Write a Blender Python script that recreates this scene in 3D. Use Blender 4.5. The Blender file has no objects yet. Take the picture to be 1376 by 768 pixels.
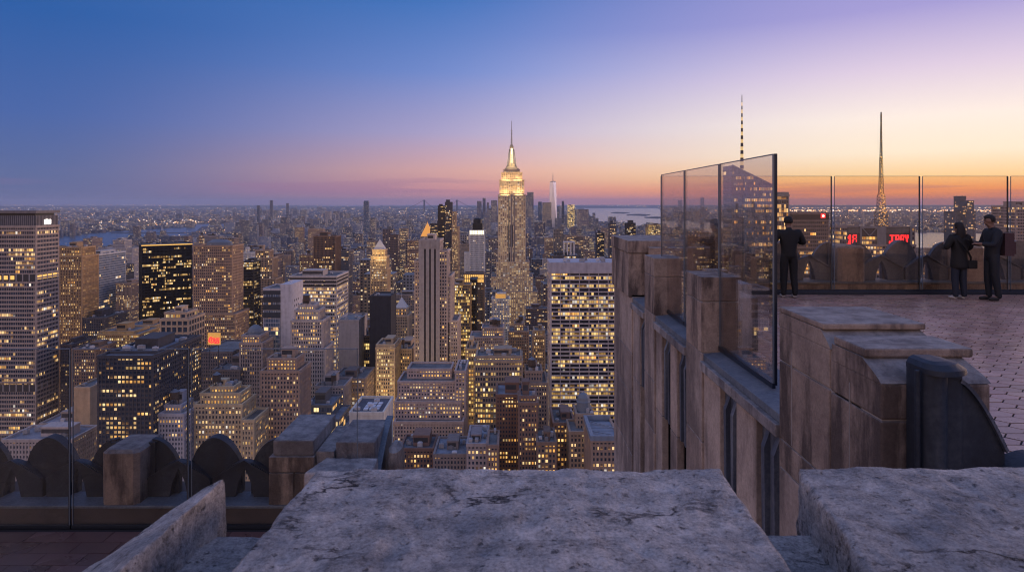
import bpy, bmesh, math, random
from mathutils import Vector, noise as mnoise
R = random.Random(11)
SC = bpy.context.scene
COL = SC.collection
F, CX, HY, CZ = 880.0, 688.0, 272.0, 260.0        # photo focal length, centre column, horizon row (pixels); eye height (m)
def PX(px, d): return (px - CX) / F * d
def PZ(py, d): return CZ - (py - HY) / F * d
def S(r, g, b):
    f = lambda c: (c / 255) / 12.92 if c / 255 <= .04045 else ((c / 255 + .055) / 1.055) ** 2.4
    return (f(r), f(g), f(b), 1)

# ------------------------------------------------------------------ node materials
class NT:
    def __init__(s, name):
        s.m = bpy.data.materials.new(name); s.m.use_nodes = True
        s.t = s.m.node_tree; s.n = s.t.nodes; s.l = s.t.links
        s.p = s.n.get('Principled BSDF'); s.out = s.n.get('Material Output')
    def node(s, typ, **kw):
        nd = s.n.new(typ)
        for k, v in kw.items(): setattr(nd, k, v)
        return nd
    def put(s, sock, v):
        if hasattr(v, 'is_linked') or isinstance(v, bpy.types.NodeSocket): s.l.new(v, sock)
        else: sock.default_value = v
    def math(s, op, a, b=0.0, c=0.0, clamp=False):
        nd = s.node('ShaderNodeMath', operation=op, use_clamp=clamp)
        s.put(nd.inputs[0], a); s.put(nd.inputs[1], b); s.put(nd.inputs[2], c)
        return nd.outputs[0]
    def mix(s, fac, a, b, blend='MIX'):
        nd = s.node('ShaderNodeMix', data_type='RGBA', blend_type=blend)
        s.put(nd.inputs[0], fac); s.put(nd.inputs[6], a); s.put(nd.inputs[7], b)
        return nd.outputs[2]
    def noise(s, scale, detail=4.0, vec=None, rough=.55):
        nd = s.node('ShaderNodeTexNoise'); nd.inputs['Scale'].default_value = scale
        nd.inputs['Detail'].default_value = detail; nd.inputs['Roughness'].default_value = rough
        if vec is not None: s.l.new(vec, nd.inputs['Vector'])
        return nd.outputs['Fac']
    def white(s, x, y, z):
        c = s.node('ShaderNodeCombineXYZ'); s.put(c.inputs[0], x); s.put(c.inputs[1], y); s.put(c.inputs[2], z)
        w = s.node('ShaderNodeTexWhiteNoise', noise_dimensions='3D'); s.l.new(c.outputs[0], w.inputs['Vector'])
        return w.outputs['Value']
    def obj(s, scale=(1, 1, 1)):
        t = s.node('ShaderNodeTexCoord'); mp = s.node('ShaderNodeMapping'); mp.inputs['Scale'].default_value = scale
        s.l.new(t.outputs['Object'], mp.inputs['Vector']); return mp.outputs[0]
    def ramp(s, fac, stops, interp='LINEAR'):
        nd = s.node('ShaderNodeValToRGB'); cr = nd.color_ramp; cr.interpolation = interp
        while len(cr.elements) < len(stops): cr.elements.new(.5)
        for e, (p, c) in zip(cr.elements, stops): e.position = p; e.color = c if len(c) == 4 else (*c, 1)
        s.put(nd.inputs[0], fac); return nd.outputs[0]
    def attr(s, name='Col'):
        nd = s.node('ShaderNodeAttribute', attribute_name=name); return nd.outputs['Color']
    def bump(s, h, strength=.3, dist=.02):
        nd = s.node('ShaderNodeBump'); nd.inputs['Strength'].default_value = strength; nd.inputs['Distance'].default_value = dist
        s.l.new(h, nd.inputs['Height']); s.l.new(nd.outputs[0], s.p.inputs['Normal'])
    def set(s, **kw):
        names = dict(col='Base Color', rough='Roughness', metal='Metallic', ec='Emission Color', es='Emission Strength', spec='Specular IOR Level')
        for k, v in kw.items(): s.put(s.p.inputs[names[k]], v)
        return s
MAT = {}
def plain(key, col, rough=.6, metal=0.0, emit=None, es=0.0, var=.15, sc=3.0):
    n = NT(key)
    v = n.noise(sc, 5, n.obj())
    c = n.mix(1.0, (*col, 1), n.ramp(v, [(.25, (1 - var,) * 3), (.75, (1 + var,) * 3)]), 'MULTIPLY')
    n.set(col=c, rough=rough, metal=metal)
    if emit: n.set(ec=(*emit, 1), es=es)
    n.m.cycles.emission_sampling = 'NONE'
    MAT[key] = n.m; return n
def glazing(key, lit, strength=1.2, dark=(.03, .04, .06), amber=(1, .44, .10), pale=(1, .68, .30), rows=1.0, rough=.15, halves=2.0, scatter=.14, runs=.16):
    """lit and unlit panes behind a wall grid, one cell of the UV map per pane"""
    n = NT(key)
    uv = n.node('ShaderNodeUVMap'); sp = n.node('ShaderNodeSeparateXYZ'); n.l.new(uv.outputs[0], sp.inputs[0])
    u, v = sp.outputs[0], sp.outputs[1]
    cu, cv = n.math('FLOOR', u), n.math('FLOOR', v)
    r1 = n.white(cu, cv, 3.3); r2 = n.white(cv, 91.7, 5.1)
    run = n.math('FLOOR', n.math('MULTIPLY_ADD', u, runs, n.math('MULTIPLY', r2, 7)))
    r3 = n.white(run, cv, 8.9); r4 = n.white(cu, cv, 27.1)
    m1 = n.math('LESS_THAN', r1, lit * scatter)
    thr = n.math('MULTIPLY_ADD', n.math('POWER', r2, 1.5), lit * 1.5 * rows, lit * (.75 - .5 * rows))
    m2 = n.math('MULTIPLY', n.math('LESS_THAN', r3, thr), n.math('LESS_THAN', r1, .85))
    m = n.math('MAXIMUM', m1, m2)
    fv = n.math('FRACT', v); fu = n.math('FRACT', n.math('MULTIPLY', u, halves))
    blind = n.math('LESS_THAN', fv, n.math('MULTIPLY_ADD', r4, 1.2, .45))
    mull = n.math('GREATER_THAN', n.math('ABSOLUTE', n.math('SUBTRACT', fu, .5)), -.1)
    mull = n.math('LESS_THAN', n.math('ABSOLUTE', n.math('SUBTRACT', fu, .5)), .44)
    inner = n.noise(2.3, 3, None)
    e = n.math('MULTIPLY', m, n.math('MULTIPLY_ADD', n.math('POWER', r4, 2.0), strength * 1.1, strength * .3))
    e = n.math('MULTIPLY', e, n.math('MULTIPLY_ADD', blind, .75, .25))
    e = n.math('MULTIPLY', e, n.math('MULTIPLY_ADD', mull, .7, .3))
    col = n.mix(r4, (*amber, 1), (*pale, 1)); col = n.mix(n.math('GREATER_THAN', n.white(cu, cv, 44.2), .90), col, (.95, .84, .70, 1))
    bs = n.mix(r1, (*dark, 1), (*[min(1, c * 1.9) for c in dark], 1))
    n.set(col=bs, rough=rough, ec=col, es=e, spec=.6)
    n.m.cycles.emission_sampling = 'NONE'
    MAT[key] = n.m
def facade(key, lit, strength=1.0, ww=.55, wh=.5):
    """a whole masonry face: wall colour from the mesh, one window per UV cell; for buildings a few pixels wide"""
    n = NT(key)
    uv = n.node('ShaderNodeUVMap'); sp = n.node('ShaderNodeSeparateXYZ'); n.l.new(uv.outputs[0], sp.inputs[0])
    u, v = sp.outputs[0], sp.outputs[1]
    cu, cv = n.math('FLOOR', u), n.math('FLOOR', v)
    r1 = n.white(cu, cv, 3.3); r2 = n.white(cv, n.math('FLOOR', n.math('MULTIPLY', u, .05)), 5.1); r4 = n.white(cu, cv, 27.1)
    m = n.math('LESS_THAN', r1, n.math('MULTIPLY_ADD', n.math('POWER', r2, 2), lit * 2.0, lit * .35))
    fu, fv = n.math('FRACT', u), n.math('FRACT', v)
    w = n.math('MULTIPLY', n.math('LESS_THAN', n.math('ABSOLUTE', n.math('SUBTRACT', fu, .5)), ww / 2),
               n.math('LESS_THAN', n.math('ABSOLUTE', n.math('SUBTRACT', fv, .55)), wh / 2))
    geo = n.node('ShaderNodeNewGeometry'); sz = n.node('ShaderNodeSeparateXYZ'); n.l.new(geo.outputs['Normal'], sz.inputs[0])
    side = n.math('LESS_THAN', sz.outputs[2], .5)
    w = n.math('MULTIPLY', w, side)
    wall = n.mix(1.0, n.attr(), n.ramp(n.noise(.15, 5, n.obj()), [(.3, (.8,) * 3), (.7, (1.15,) * 3)]), 'MULTIPLY')
    n.set(col=n.mix(w, wall, (.03, .04, .06, 1)), rough=n.math('MULTIPLY_ADD', w, -.55, .8),
          ec=n.mix(r4, (1, .5, .14, 1), (1, .8, .5, 1)),
          es=n.math('MULTIPLY', n.math('MULTIPLY', w, m), n.math('MULTIPLY_ADD', r4, strength, strength * .4)))
    n.m.cycles.emission_sampling = 'NONE'
    MAT[key] = n.m
glazing('office_panes_dim', .13, 1.1)
glazing('office_panes', .34, 1.12)
glazing('office_panes_busy', .66, 1.05)
glazing('office_panes_gold', .75, 1.04, amber=(1, .50, .08), pale=(1, .70, .24), rows=.6)
glazing('panes_banded', .20, 1.0, rows=1.1, scatter=.06, runs=.12)
glazing('panes_black_tower', .29, runs=.16, scatter=.12, strength=1.1, dark=(.006, .007, .009), amber=(1, .50, .10), rows=1.1)
glazing('panes_stone_tower', .30, 1.05, rows=.5)
glazing('panes_landmark', 1.4, .62, scatter=.9, amber=(1, .50, .15), pale=(1, .68, .32), rows=.7)
glazing('panes_blue_glass', .12, 1.17, dark=(.07, .10, .15), rough=.08)
glazing('panes_white_grid', .60, .80, halves=1.0, scatter=.05, runs=.07, dark=(.02, .02, .025), amber=(1, .50, .10), pale=(1, .68, .25), rows=1.15)
glazing('panes_flood', .8, 0.98, amber=(1, .52, .14), pale=(1, .76, .32), rows=.1)
facade('far_facade', .12, .75); facade('far_facade_busy', .28, .7)

def wallmat(key, rough=.85, streak=True, metal=0.0):
    n = NT(key)
    a = n.noise(.35, 6, n.obj()); b = n.noise(.6, 4, n.obj((1, 1, .06)))
    f = n.math('MULTIPLY_ADD', a, .5, n.math('MULTIPLY', b, .5))
    n.set(col=n.mix(1.0, n.attr(), n.ramp(f, [(.32, (.74, .73, .72)), (.5, (.98,) * 3), (.68, (1.16, 1.15, 1.13))]), 'MULTIPLY'), rough=rough, metal=metal)
    MAT[key] = n.m
wallmat('masonry'); wallmat('panel_metal', .45)
n = NT('roofing'); f = n.noise(.12, 7, n.obj(), .65); g = n.noise(.9, 4, n.obj())
n.set(col=n.mix(1.0, n.attr(), n.ramp(n.math('MULTIPLY_ADD', f, .7, n.math('MULTIPLY', g, .3)), [(.35, (.55,) * 3), (.5, (1,) * 3), (.66, (1.45,) * 3)]), 'MULTIPLY'), rough=.9); MAT['roofing'] = n.m
n = NT('window_light'); oi = n.node('ShaderNodeObjectInfo'); rn = oi.outputs['Random']
tc = n.node('ShaderNodeTexCoord'); nn = n.noise(3, 2, tc.outputs['Object'])
n.set(col=(.1, .08, .05, 1), rough=.3, ec=n.ramp(rn, [(0, (1, .42, .08)), (.6, (1, .56, .16)), (1, (1, .74, .36))]),
      es=n.math('MULTIPLY', n.math('MULTIPLY_ADD', n.math('POWER', n.math('FRACT', n.math('MULTIPLY', rn, 7.3)), 2.0), 1.3, .42), n.math('MULTIPLY_ADD', nn, 1.0, .45))); n.m.cycles.emission_sampling = 'NONE'; MAT['window_light'] = n.m
n = NT('point_glow'); n.set(col=(0, 0, 0, 1), ec=n.attr(), es=1.25); n.m.cycles.emission_sampling = 'NONE'; MAT['point_glow'] = n.m
plain('wood_tank', (.10, .07, .05), .9); plain('steel_grey', (.22, .23, .25), .5); plain('dark_steel', (.05, .055, .07), .45)
plain('gilt_roof', (.75, .36, .08), .4, .3, (1, .42, .07), .55); plain('lead_roof', (.16, .19, .23), .6)  # light on the gilt pyramid is put in as emission of the roof itself
plain('pale_lamp', (.9, .85, .7), .5, 0, (1, .86, .58), 2.2); plain('amber_lamp', (.8, .5, .2), .5, 0, (1, .55, .12), 1.0)
plain('red_lamp', (.7, .03, .03), .5, 0, (1, .03, .04), 1.6, 0.0); plain('white_lamp', (.9, .9, .9), .5, 0, (1, .95, .85), 3.0)
plain('gold_board', (.8, .5, .15), .5, 0, (1, .46, .08), .42, .3, 1.2)
plain('spire_dark', (.07, .06, .06), .5); plain('spire_pale', (.5, .5, .52), .45)
plain('flood_stone', (.50, .42, .28), .7)

# stone of the tower we stand on
def stonemat(key, a, b, stain=.6, sc=1.0, vertical=True, bumps=.5):
    n = NT(key)
    big = n.noise(1.6 * sc, 6, n.obj(), .6); fine = n.noise(38 * sc, 6, n.obj(), .7); mid = n.noise(9 * sc, 6, n.obj(), .65)
    st = n.noise(2.2 * sc, 6, n.obj((1, 1, .22) if vertical else (1, 1, 1)), .65)
    c = n.mix(n.ramp(big, [(.35, (0,) * 3), (.65, (1,) * 3)]), (*a, 1), (*b, 1))
    c = n.mix(n.ramp(st, [(.47, (0,) * 3), (.58, (stain,) * 3)]), c, (a[0] * .22, a[1] * .22, a[2] * .25, 1))
    c = n.mix(1.0, c, n.ramp(n.math('MULTIPLY_ADD', mid, .5, n.math('MULTIPLY', fine, .5)), [(.3, (.62,) * 3), (.5, (1,) * 3), (.7, (1.35,) * 3)]), 'MULTIPLY')
    geo = n.node('ShaderNodeNewGeometry'); sz = n.node('ShaderNodeSeparateXYZ'); n.l.new(geo.outputs['True Normal'], sz.inputs[0])
    up = n.math('MULTIPLY', n.math('GREATER_THAN', sz.outputs[2], .6), .75)
    c = n.mix(up, c, n.mix(n.ramp(n.noise(6 * sc, 7, n.obj(), .7), [(.38, (0,) * 3), (.62, (1,) * 3)]), (.13, .13, .14, 1), (.36, .345, .34, 1)))
    rnd = n.node('ShaderNodeObjectInfo').outputs['Random']
    c = n.mix(1.0, c, n.ramp(rnd, [(0, (.80, .78, .78)), (.5, (1, 1, 1)), (1, (1.16, 1.12, 1.08))]), 'MULTIPLY')
    n.set(col=c, rough=.88, spec=.3)
    n.bump(n.math('MULTIPLY_ADD', mid, 1.0, n.math('MULTIPLY', fine, .6)), bumps, .02 / sc ** .5)
    MAT[key] = n.m
stonemat('sandstone', (.42, .325, .26), (.30, .23, .19), .9)
stonemat('grey_limestone', (.38, .345, .335), (.26, .24, .24), .6)
stonemat('pier_stone', (.46, .375, .32), (.35, .285, .25), .6, .6)
n = NT('weathered_coping')
o_ = n.obj(); big = n.noise(3.2, 7, o_, .62); mid = n.noise(16, 9, o_, .72); fine = n.noise(110, 7, o_, .75)
st = n.noise(7.5, 9, n.obj((.5, 1.5, 1)), .72); pit = n.noise(46, 4, o_, .55); ck = n.noise(3.4, 8, n.obj((.7, 1.7, 1)), .62)
crack = n.ramp(n.math('ABSOLUTE', n.math('SUBTRACT', ck, .5)), [(.0, (1,) * 3), (.007, (.8,) * 3), (.017, (0,) * 3)])
crack = n.math('MULTIPLY', crack, n.ramp(n.noise(2.6, 4, n.obj((1, 1, 1.3))), [(.52, (0,) * 3), (.60, (1,) * 3)]))
c = n.mix(n.ramp(big, [(.40, (0,) * 3), (.60, (1,) * 3)]), (.27, .27, .285, 1), (.56, .51, .485, 1))
c = n.mix(n.ramp(st, [(.53, (0,) * 3), (.68, (.7,) * 3)]), c, (.10, .10, .115, 1))
c = n.mix(n.ramp(pit, [(.62, (0,) * 3), (.70, (.75,) * 3)]), c, (.06, .06, .07, 1))
c = n.mix(crack, c, (.035, .035, .045, 1))
c = n.mix(1.0, c, n.ramp(n.math('MULTIPLY_ADD', mid, .45, n.math('MULTIPLY', fine, .55)), [(.36, (.34,) * 3), (.5, (1,) * 3), (.64, (1.6,) * 3)]), 'MULTIPLY')
n.set(col=c, rough=.9, spec=.3)
hgt = n.math('MULTIPLY_ADD', mid, 1.0, n.math('MULTIPLY', fine, .7)); hgt = n.math('SUBTRACT', hgt, n.math('MULTIPLY', n.ramp(pit, [(.6, (0,) * 3), (.75, (1,) * 3)]), .8)); hgt = n.math('SUBTRACT', hgt, n.math('MULTIPLY', crack, .8))
n.bump(hgt, .9, .02); MAT['weathered_coping'] = n.m
n = NT('cast_lead'); a = n.noise(3, 6, n.obj((1, 1, .3))); b = n.noise(22, 5, n.obj())  # near and left fins: their shade is put into this lead's colour
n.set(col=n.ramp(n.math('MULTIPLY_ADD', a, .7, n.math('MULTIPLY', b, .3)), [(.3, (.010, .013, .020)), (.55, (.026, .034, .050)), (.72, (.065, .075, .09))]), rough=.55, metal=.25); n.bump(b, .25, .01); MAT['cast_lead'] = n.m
n = NT('pale_cast_lead'); a = n.noise(3, 6, n.obj((1, 1, .3))); b = n.noise(22, 5, n.obj())  # same lead, paler and bluer in colour to offset the warm glass before it
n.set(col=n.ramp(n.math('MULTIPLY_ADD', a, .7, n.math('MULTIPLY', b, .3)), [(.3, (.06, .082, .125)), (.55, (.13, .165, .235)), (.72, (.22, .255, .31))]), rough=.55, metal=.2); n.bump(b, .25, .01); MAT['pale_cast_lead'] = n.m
n = NT('spandrel_lead'); a = n.noise(4, 6, n.obj((1, 1, .12))); b = n.noise(22, 5, n.obj())
n.set(col=n.ramp(n.math('MULTIPLY_ADD', a, .75, n.math('MULTIPLY', b, .25)), [(.32, (.035, .042, .058)), (.5, (.085, .10, .135)), (.66, (.19, .205, .235))]), rough=.6, metal=.1); n.bump(b, .3, .01); MAT['spandrel_lead'] = n.m
n = NT('blue_lead_sill'); a = n.noise(2.5, 6, n.obj()); b = n.noise(25, 5, n.obj())
n.set(col=n.ramp(n.math('MULTIPLY_ADD', a, .6, n.math('MULTIPLY', b, .4)), [(.33, (.07, .085, .11)), (.5, (.13, .155, .19)), (.68, (.21, .225, .25))]), rough=.6, metal=.1); n.bump(b, .3, .01); MAT['blue_lead_sill'] = n.m
plain('mortar', (.34, .31, .29), .9)
n = NT('post_steel'); n.set(col=(.035, .045, .065, 1), rough=.35, metal=.7); MAT['post_steel'] = n.m
n = NT('hex_tile'); a = n.noise(1.2, 5, n.obj()); b = n.noise(30, 4, n.obj())
n.set(col=n.mix(1.0, n.attr(), n.ramp(n.math('MULTIPLY_ADD', a, .6, n.math('MULTIPLY', b, .4)), [(.3, (.7,) * 3), (.7, (1.3,) * 3)]), 'MULTIPLY'), rough=n.ramp(a, [(.3, (.22,) * 3), (.7, (.40,) * 3)])); n.bump(b, .15, .004); MAT['hex_tile'] = n.m
plain('tile_bed', (.02, .018, .02), .9)
def glassmat(key, tint, refl):
    n = NT(key); n.n.remove(n.p)
    tr = n.node('ShaderNodeBsdfTransparent'); tr.inputs[0].default_value = (*tint, 1)
    gl = n.node('ShaderNodeBsdfGlossy'); gl.inputs['Roughness'].default_value = .015; gl.inputs[0].default_value = (*refl, 1)
    fr = n.node('ShaderNodeFresnel'); fr.inputs[0].default_value = 1.42
    mx = n.node('ShaderNodeMixShader'); n.l.new(n.math('MULTIPLY', fr.outputs[0], .55), mx.inputs[0])
    n.l.new(tr.outputs[0], mx.inputs[1]); n.l.new(gl.outputs[0], mx.inputs[2]); n.l.new(mx.outputs[0], n.out.inputs[0]); MAT[key] = n.m
glassmat('parapet_glass', (.975, .905, .825), (1, 1, 1)); glassmat('tall_glass', (.95, .92, .90), (1, 1, 1)); glassmat('lower_glass', (.95, .96, .97), (1, 1, 1))
n = NT('glass_edge'); n.set(col=(.16, .19, .22, 1), rough=.2); MAT['glass_edge'] = n.m
n = NT('water'); w1 = n.noise(.02, 5, n.obj((1, 2.5, 1))); n.set(col=(.02, .03, .05, 1), rough=.22, spec=.9); n.bump(w1, .25, 3.0); MAT['water'] = n.m
n = NT('ground_asphalt'); a = n.noise(.004, 8, n.obj(), .7); n.set(col=n.ramp(a, [(.3, (.03, .03, .035)), (.7, (.075, .072, .08))]), rough=.9); MAT['ground_asphalt'] = n.m
plain('pavement_slab', (.13, .125, .125), .9, sc=.1)
plain('hill_land', (.04, .05, .06), .95, sc=.001)
for k, c in dict(skin=(.20, .12, .09), hair_dark=(.012, .010, .010), black_cloth=(.006, .0065, .008), navy_cloth=(.007, .010, .017), denim=(.012, .018, .034), shoe_white=(.5, .5, .5), shoe_dark=(.015, .015, .015), maroon_cloth=(.06, .03, .035), phone_black=(.01, .01, .012), eye_dark=(.02, .015, .012)).items(): plain(k, c, .75, sc=20)

# ------------------------------------------------------------------ mesh builder
class MB:
    def __init__(s): s.v = []; s.f = []; s.uv = []; s.c = []; s.mi = []; s.col = (.3, .3, .3)
    def face(s, pts, uv=None, mi=0):
        b = len(s.v); s.v += [tuple(p) for p in pts]; k = len(pts); s.f.append(tuple(range(b, b + k)))
        s.uv.append(uv if uv else [(0, 0)] * k); s.c.append(s.col); s.mi.append(mi)
    def box(s, x0, x1, y0, y1, z0, z1, mi=0, skip=''):
        if 'f' not in skip: s.face([(x0, y0, z0), (x1, y0, z0), (x1, y0, z1), (x0, y0, z1)], None, mi)
        if 'b' not in skip: s.face([(x1, y1, z0), (x0, y1, z0), (x0, y1, z1), (x1, y1, z1)], None, mi)
        if 'l' not in skip: s.face([(x0, y1, z0), (x0, y0, z0), (x0, y0, z1), (x0, y1, z1)], None, mi)
        if 'r' not in skip: s.face([(x1, y0, z0), (x1, y1, z0), (x1, y1, z1), (x1, y0, z1)], None, mi)
        if 't' not in skip: s.face([(x0, y0, z1), (x1, y0, z1), (x1, y1, z1), (x0, y1, z1)], None, mi)
        if 'd' not in skip: s.face([(x0, y1, z0), (x1, y1, z0), (x1, y0, z0), (x0, y0, z0)], None, mi)
    def frustum(s, a, b, mi=0, caps=True):
        """a, b = rings of points (same count, counter-clockwise seen from above)"""
        k = len(a)
        for i in range(k): j = (i + 1) % k; s.face([a[i], a[j], b[j], b[i]], None, mi)
        if caps: s.face(list(b), None, mi); s.face(list(reversed(a)), None, mi)
    def ring(s, cx, cy, z, r, n=12, ry=None, ph=0): return [(cx + r * math.cos(ph + 2 * math.pi * i / n), cy + (ry or r) * math.sin(ph + 2 * math.pi * i / n), z) for i in range(n)]
    def lathe(s, cx, cy, prof, n=12, mi=0):
        rs = [s.ring(cx, cy, z, max(r, 1e-3), n) for r, z in prof]
        for a, b in zip(rs, rs[1:]): s.frustum(a, b, mi, False)
        s.face(rs[-1], None, mi); s.face(list(reversed(rs[0])), None, mi)
    def bar(s, p, q, w, mi=0):
        p, q = Vector(p), Vector(q); d = (q - p).normalized(); u = d.cross(Vector((0, 0, 1)))
        if u.length < 1e-3: u = Vector((1, 0, 0))
        u.normalize(); t = d.cross(u) * w / 2; u = u * w / 2
        s.frustum([p - u - t, p + u - t, p + u + t, p - u + t], [q - u - t, q + u - t, q + u + t, q - u + t], mi)
    def prism(s, poly, y0, y1, mi=0):
        """poly in the x-z plane, counter-clockwise seen from the front (-y)"""
        a = [(x, y0, z) for x, z in poly]; b = [(x, y1, z) for x, z in poly]; k = len(poly)
        s.face(a, None, mi); s.face(list(reversed(b)), None, mi)
        for i in range(k): j = (i + 1) % k; s.face([a[j], a[i], b[i], b[j]], None, mi)
    def build(s, name, mats, parent=None, off=(0, 0, 0), smooth=False, bevel=0, weld=False, kind=None):
        me = bpy.data.meshes.new(name)
        ox, oy, oz = off
        me.from_pydata([(x - ox, y - oy, z - oz) for x, y, z in s.v], [], s.f)
        for k in (mats if isinstance(mats, (list, tuple)) else [mats]): me.materials.append(MAT[k])
        uvl = me.uv_layers.new(name='UVMap'); uvl.data.foreach_set('uv', [c for f in s.uv for p in f for c in p])
        ca = me.color_attributes.new('Col', 'FLOAT_COLOR', 'CORNER')
        ca.data.foreach_set('color', [x for f, c in zip(s.f, s.c) for _ in f for x in (*c[:3], 1)])
        me.polygons.foreach_set('material_index', s.mi)
        if weld:
            bm = bmesh.new(); bm.from_mesh(me); bmesh.ops.remove_doubles(bm, verts=bm.verts, dist=1e-4); bmesh.ops.recalc_face_normals(bm, faces=bm.faces); bm.to_mesh(me); bm.free()
        if smooth: me.polygons.foreach_set('use_smooth', [True] * len(me.polygons))
        me.update()
        o = bpy.data.objects.new(name, me); COL.objects.link(o)
        if parent: o.parent = parent
        else: o.location = off
        if bevel:
            md = o.modifiers.new('bevel', 'BEVEL'); md.width = bevel; md.segments = 2; md.limit_method = 'ANGLE'; md.angle_limit = .6
        if kind: o['kind'] = kind
        return o
def tag(o, label=None, cat=None, group=None, kind=None):
    if label: o['label'] = label
    if cat: o['category'] = cat
    if group: o['group'] = group
    if kind: o['kind'] = kind
    return o
def empty(name, loc, rz=0, **kw):
    o = bpy.data.objects.new(name, None); COL.objects.link(o); o.location = loc; o.rotation_euler.z = rz; o.empty_display_size = .1
    return tag(o, **kw)
def copy_tree(o, parent=None):
    c = o.copy(); COL.objects.link(c); c.parent = parent
    for ch in o.children: copy_tree(ch, c)
    return c

# ------------------------------------------------------------------ buildings
ST = dict(   # bay, floor, pier width, pier depth, spandrel height, spandrel depth, panes, wall finish
    stone=(1.75, 2.6, .85, .3, 1.2, .18, 'panes_stone_tower', 'masonry'),
    brown=(1.7, 2.5, .78, .28, 1.1, .18, 'panes_stone_tower', 'masonry'),
    gothic=(1.6, 2.7, .70, .5, 1.15, .2, 'panes_stone_tower', 'masonry'),
    bands=(1.7, 3.3, .30, .12, 1.25, .35, 'office_panes_dim', 'masonry'),
    office=(1.5, 2.8, .30, .2, 1.0, .15, 'office_panes', 'panel_metal'),
    officegold=(1.5, 2.8, .28, .15, .8, .2, 'office_panes_gold', 'panel_metal'),
    busy=(1.7, 2.7, .62, .25, 1.1, .2, 'office_panes_busy', 'masonry'),
    black=(1.25, 2.9, .25, .2, .95, .12, 'panes_black_tower', 'panel_metal'),
    blue=(1.8, 3.0, .2, .12, .5, .08, 'panes_blue_glass', 'panel_metal'),
    ribbed=(1.7, 2.8, .62, .55, .9, .12, 'office_panes', 'masonry'),
    blank=(6, 4, 6.2, .1, 4.2, .05, 'office_panes_dim', 'masonry'),
)
HEROES = []      # picture boxes that later infill must not cover
RECTS = []
def wallgrid(w, g, t, st, us):
    x0, x1, y0, y1, z0, z1 = t; bay, fl, pw, pd, sh, sd = st[:6]; sp_ = st[8] if len(st) > 8 else 1
    def face(n_len, ax):   # ax: f r l b
        k = max(1, round(n_len / bay)); nf = max(1, round((z1 - z0) / fl)); return k, nf
    kx, nf = face(x1 - x0, 'f'); ky, _ = face(y1 - y0, 'r'); KX, KY = kx, ky; kx, ky = kx * sp_, ky * sp_
    ou, ov = us; fh = (z1 - z0) / nf
    g.face([(x0, y0, z0), (x1, y0, z0), (x1, y0, z1), (x0, y0, z1)], [(ou, ov), (ou + kx, ov), (ou + kx, ov + nf), (ou, ov + nf)])
    o2 = ou + 61; g.face([(x1, y0, z0), (x1, y1, z0), (x1, y1, z1), (x1, y0, z1)], [(o2, ov), (o2 + ky, ov), (o2 + ky, ov + nf), (o2, ov + nf)])
    o2 = ou + 137; g.face([(x1, y1, z0), (x0, y1, z0), (x0, y1, z1), (x1, y1, z1)], [(o2, ov), (o2 + kx, ov), (o2 + kx, ov + nf), (o2, ov + nf)])
    o2 = ou + 211; g.face([(x0, y1, z0), (x0, y0, z0), (x0, y0, z1), (x0, y1, z1)], [(o2, ov), (o2 + ky, ov), (o2 + ky, ov + nf), (o2, ov + nf)])
    kx, ky = KX, KY; bw = (x1 - x0) / kx; bd = (y1 - y0) / ky
    px_ = min(pw, bw * .97) / 2; py_ = min(pw, bd * .97) / 2
    for i in range(1, kx): c = x0 + i * bw; w.box(c - px_, c + px_, y0 - pd, y0, z0, z1, skip='bd')
    for i in range(1, ky):
        c = y0 + i * bd; w.box(x1, x1 + pd, c - py_, c + py_, z0, z1, skip='ld'); w.box(x0 - pd, x0, c - py_, c + py_, z0, z1, skip='rd')
    shh = sh * fh / fl
    for j in range(nf):
        z = z0 + j * fh
        w.box(x0, x1, y0 - sd, y0, z, z + shh, skip='blr'); w.box(x1, x1 + sd, y0, y1, z, z + shh, skip='lfb'); w.box(x0 - sd, x0, y0, y1, z, z + shh, skip='rfb')
    e = max(pd, sd) + .06; cw = max(pw, 1.0) / 2 + .1
    for cx, sx in ((x0, 1), (x1, -1)):
        for cy, sy in ((y0, 1), (y1, -1)):
            xa, xb = sorted((cx - sx * e, cx + sx * cw)); ya, yb = sorted((cy - sy * e, cy + sy * cw)); w.box(xa, xb, ya, yb, z0, z1, skip='d')
    e += .2; t_ = .5                                   # parapet ring
    for a in ((x0 - e, x1 + e, y0 - e, y0 + t_), (x0 - e, x1 + e, y1 - t_, y1 + e), (x0 - e, x0 + t_, y0 + t_, y1 - t_), (x1 - t_, x1 + e, y0 + t_, y1 - t_)): w.box(*a, z1 - .6, z1 + 1.1)
    return (kx, ky, nf, bw, bd, fh, px_, py_, shh) if sp_ == 1 else (kx * sp_, ky * sp_, nf, bw / sp_, bd / sp_, fh, .12, .12, shh)
_pane = MB(); _pane.box(-.5, .5, -.05, .03, -.5, .5)
PANE = None
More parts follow.
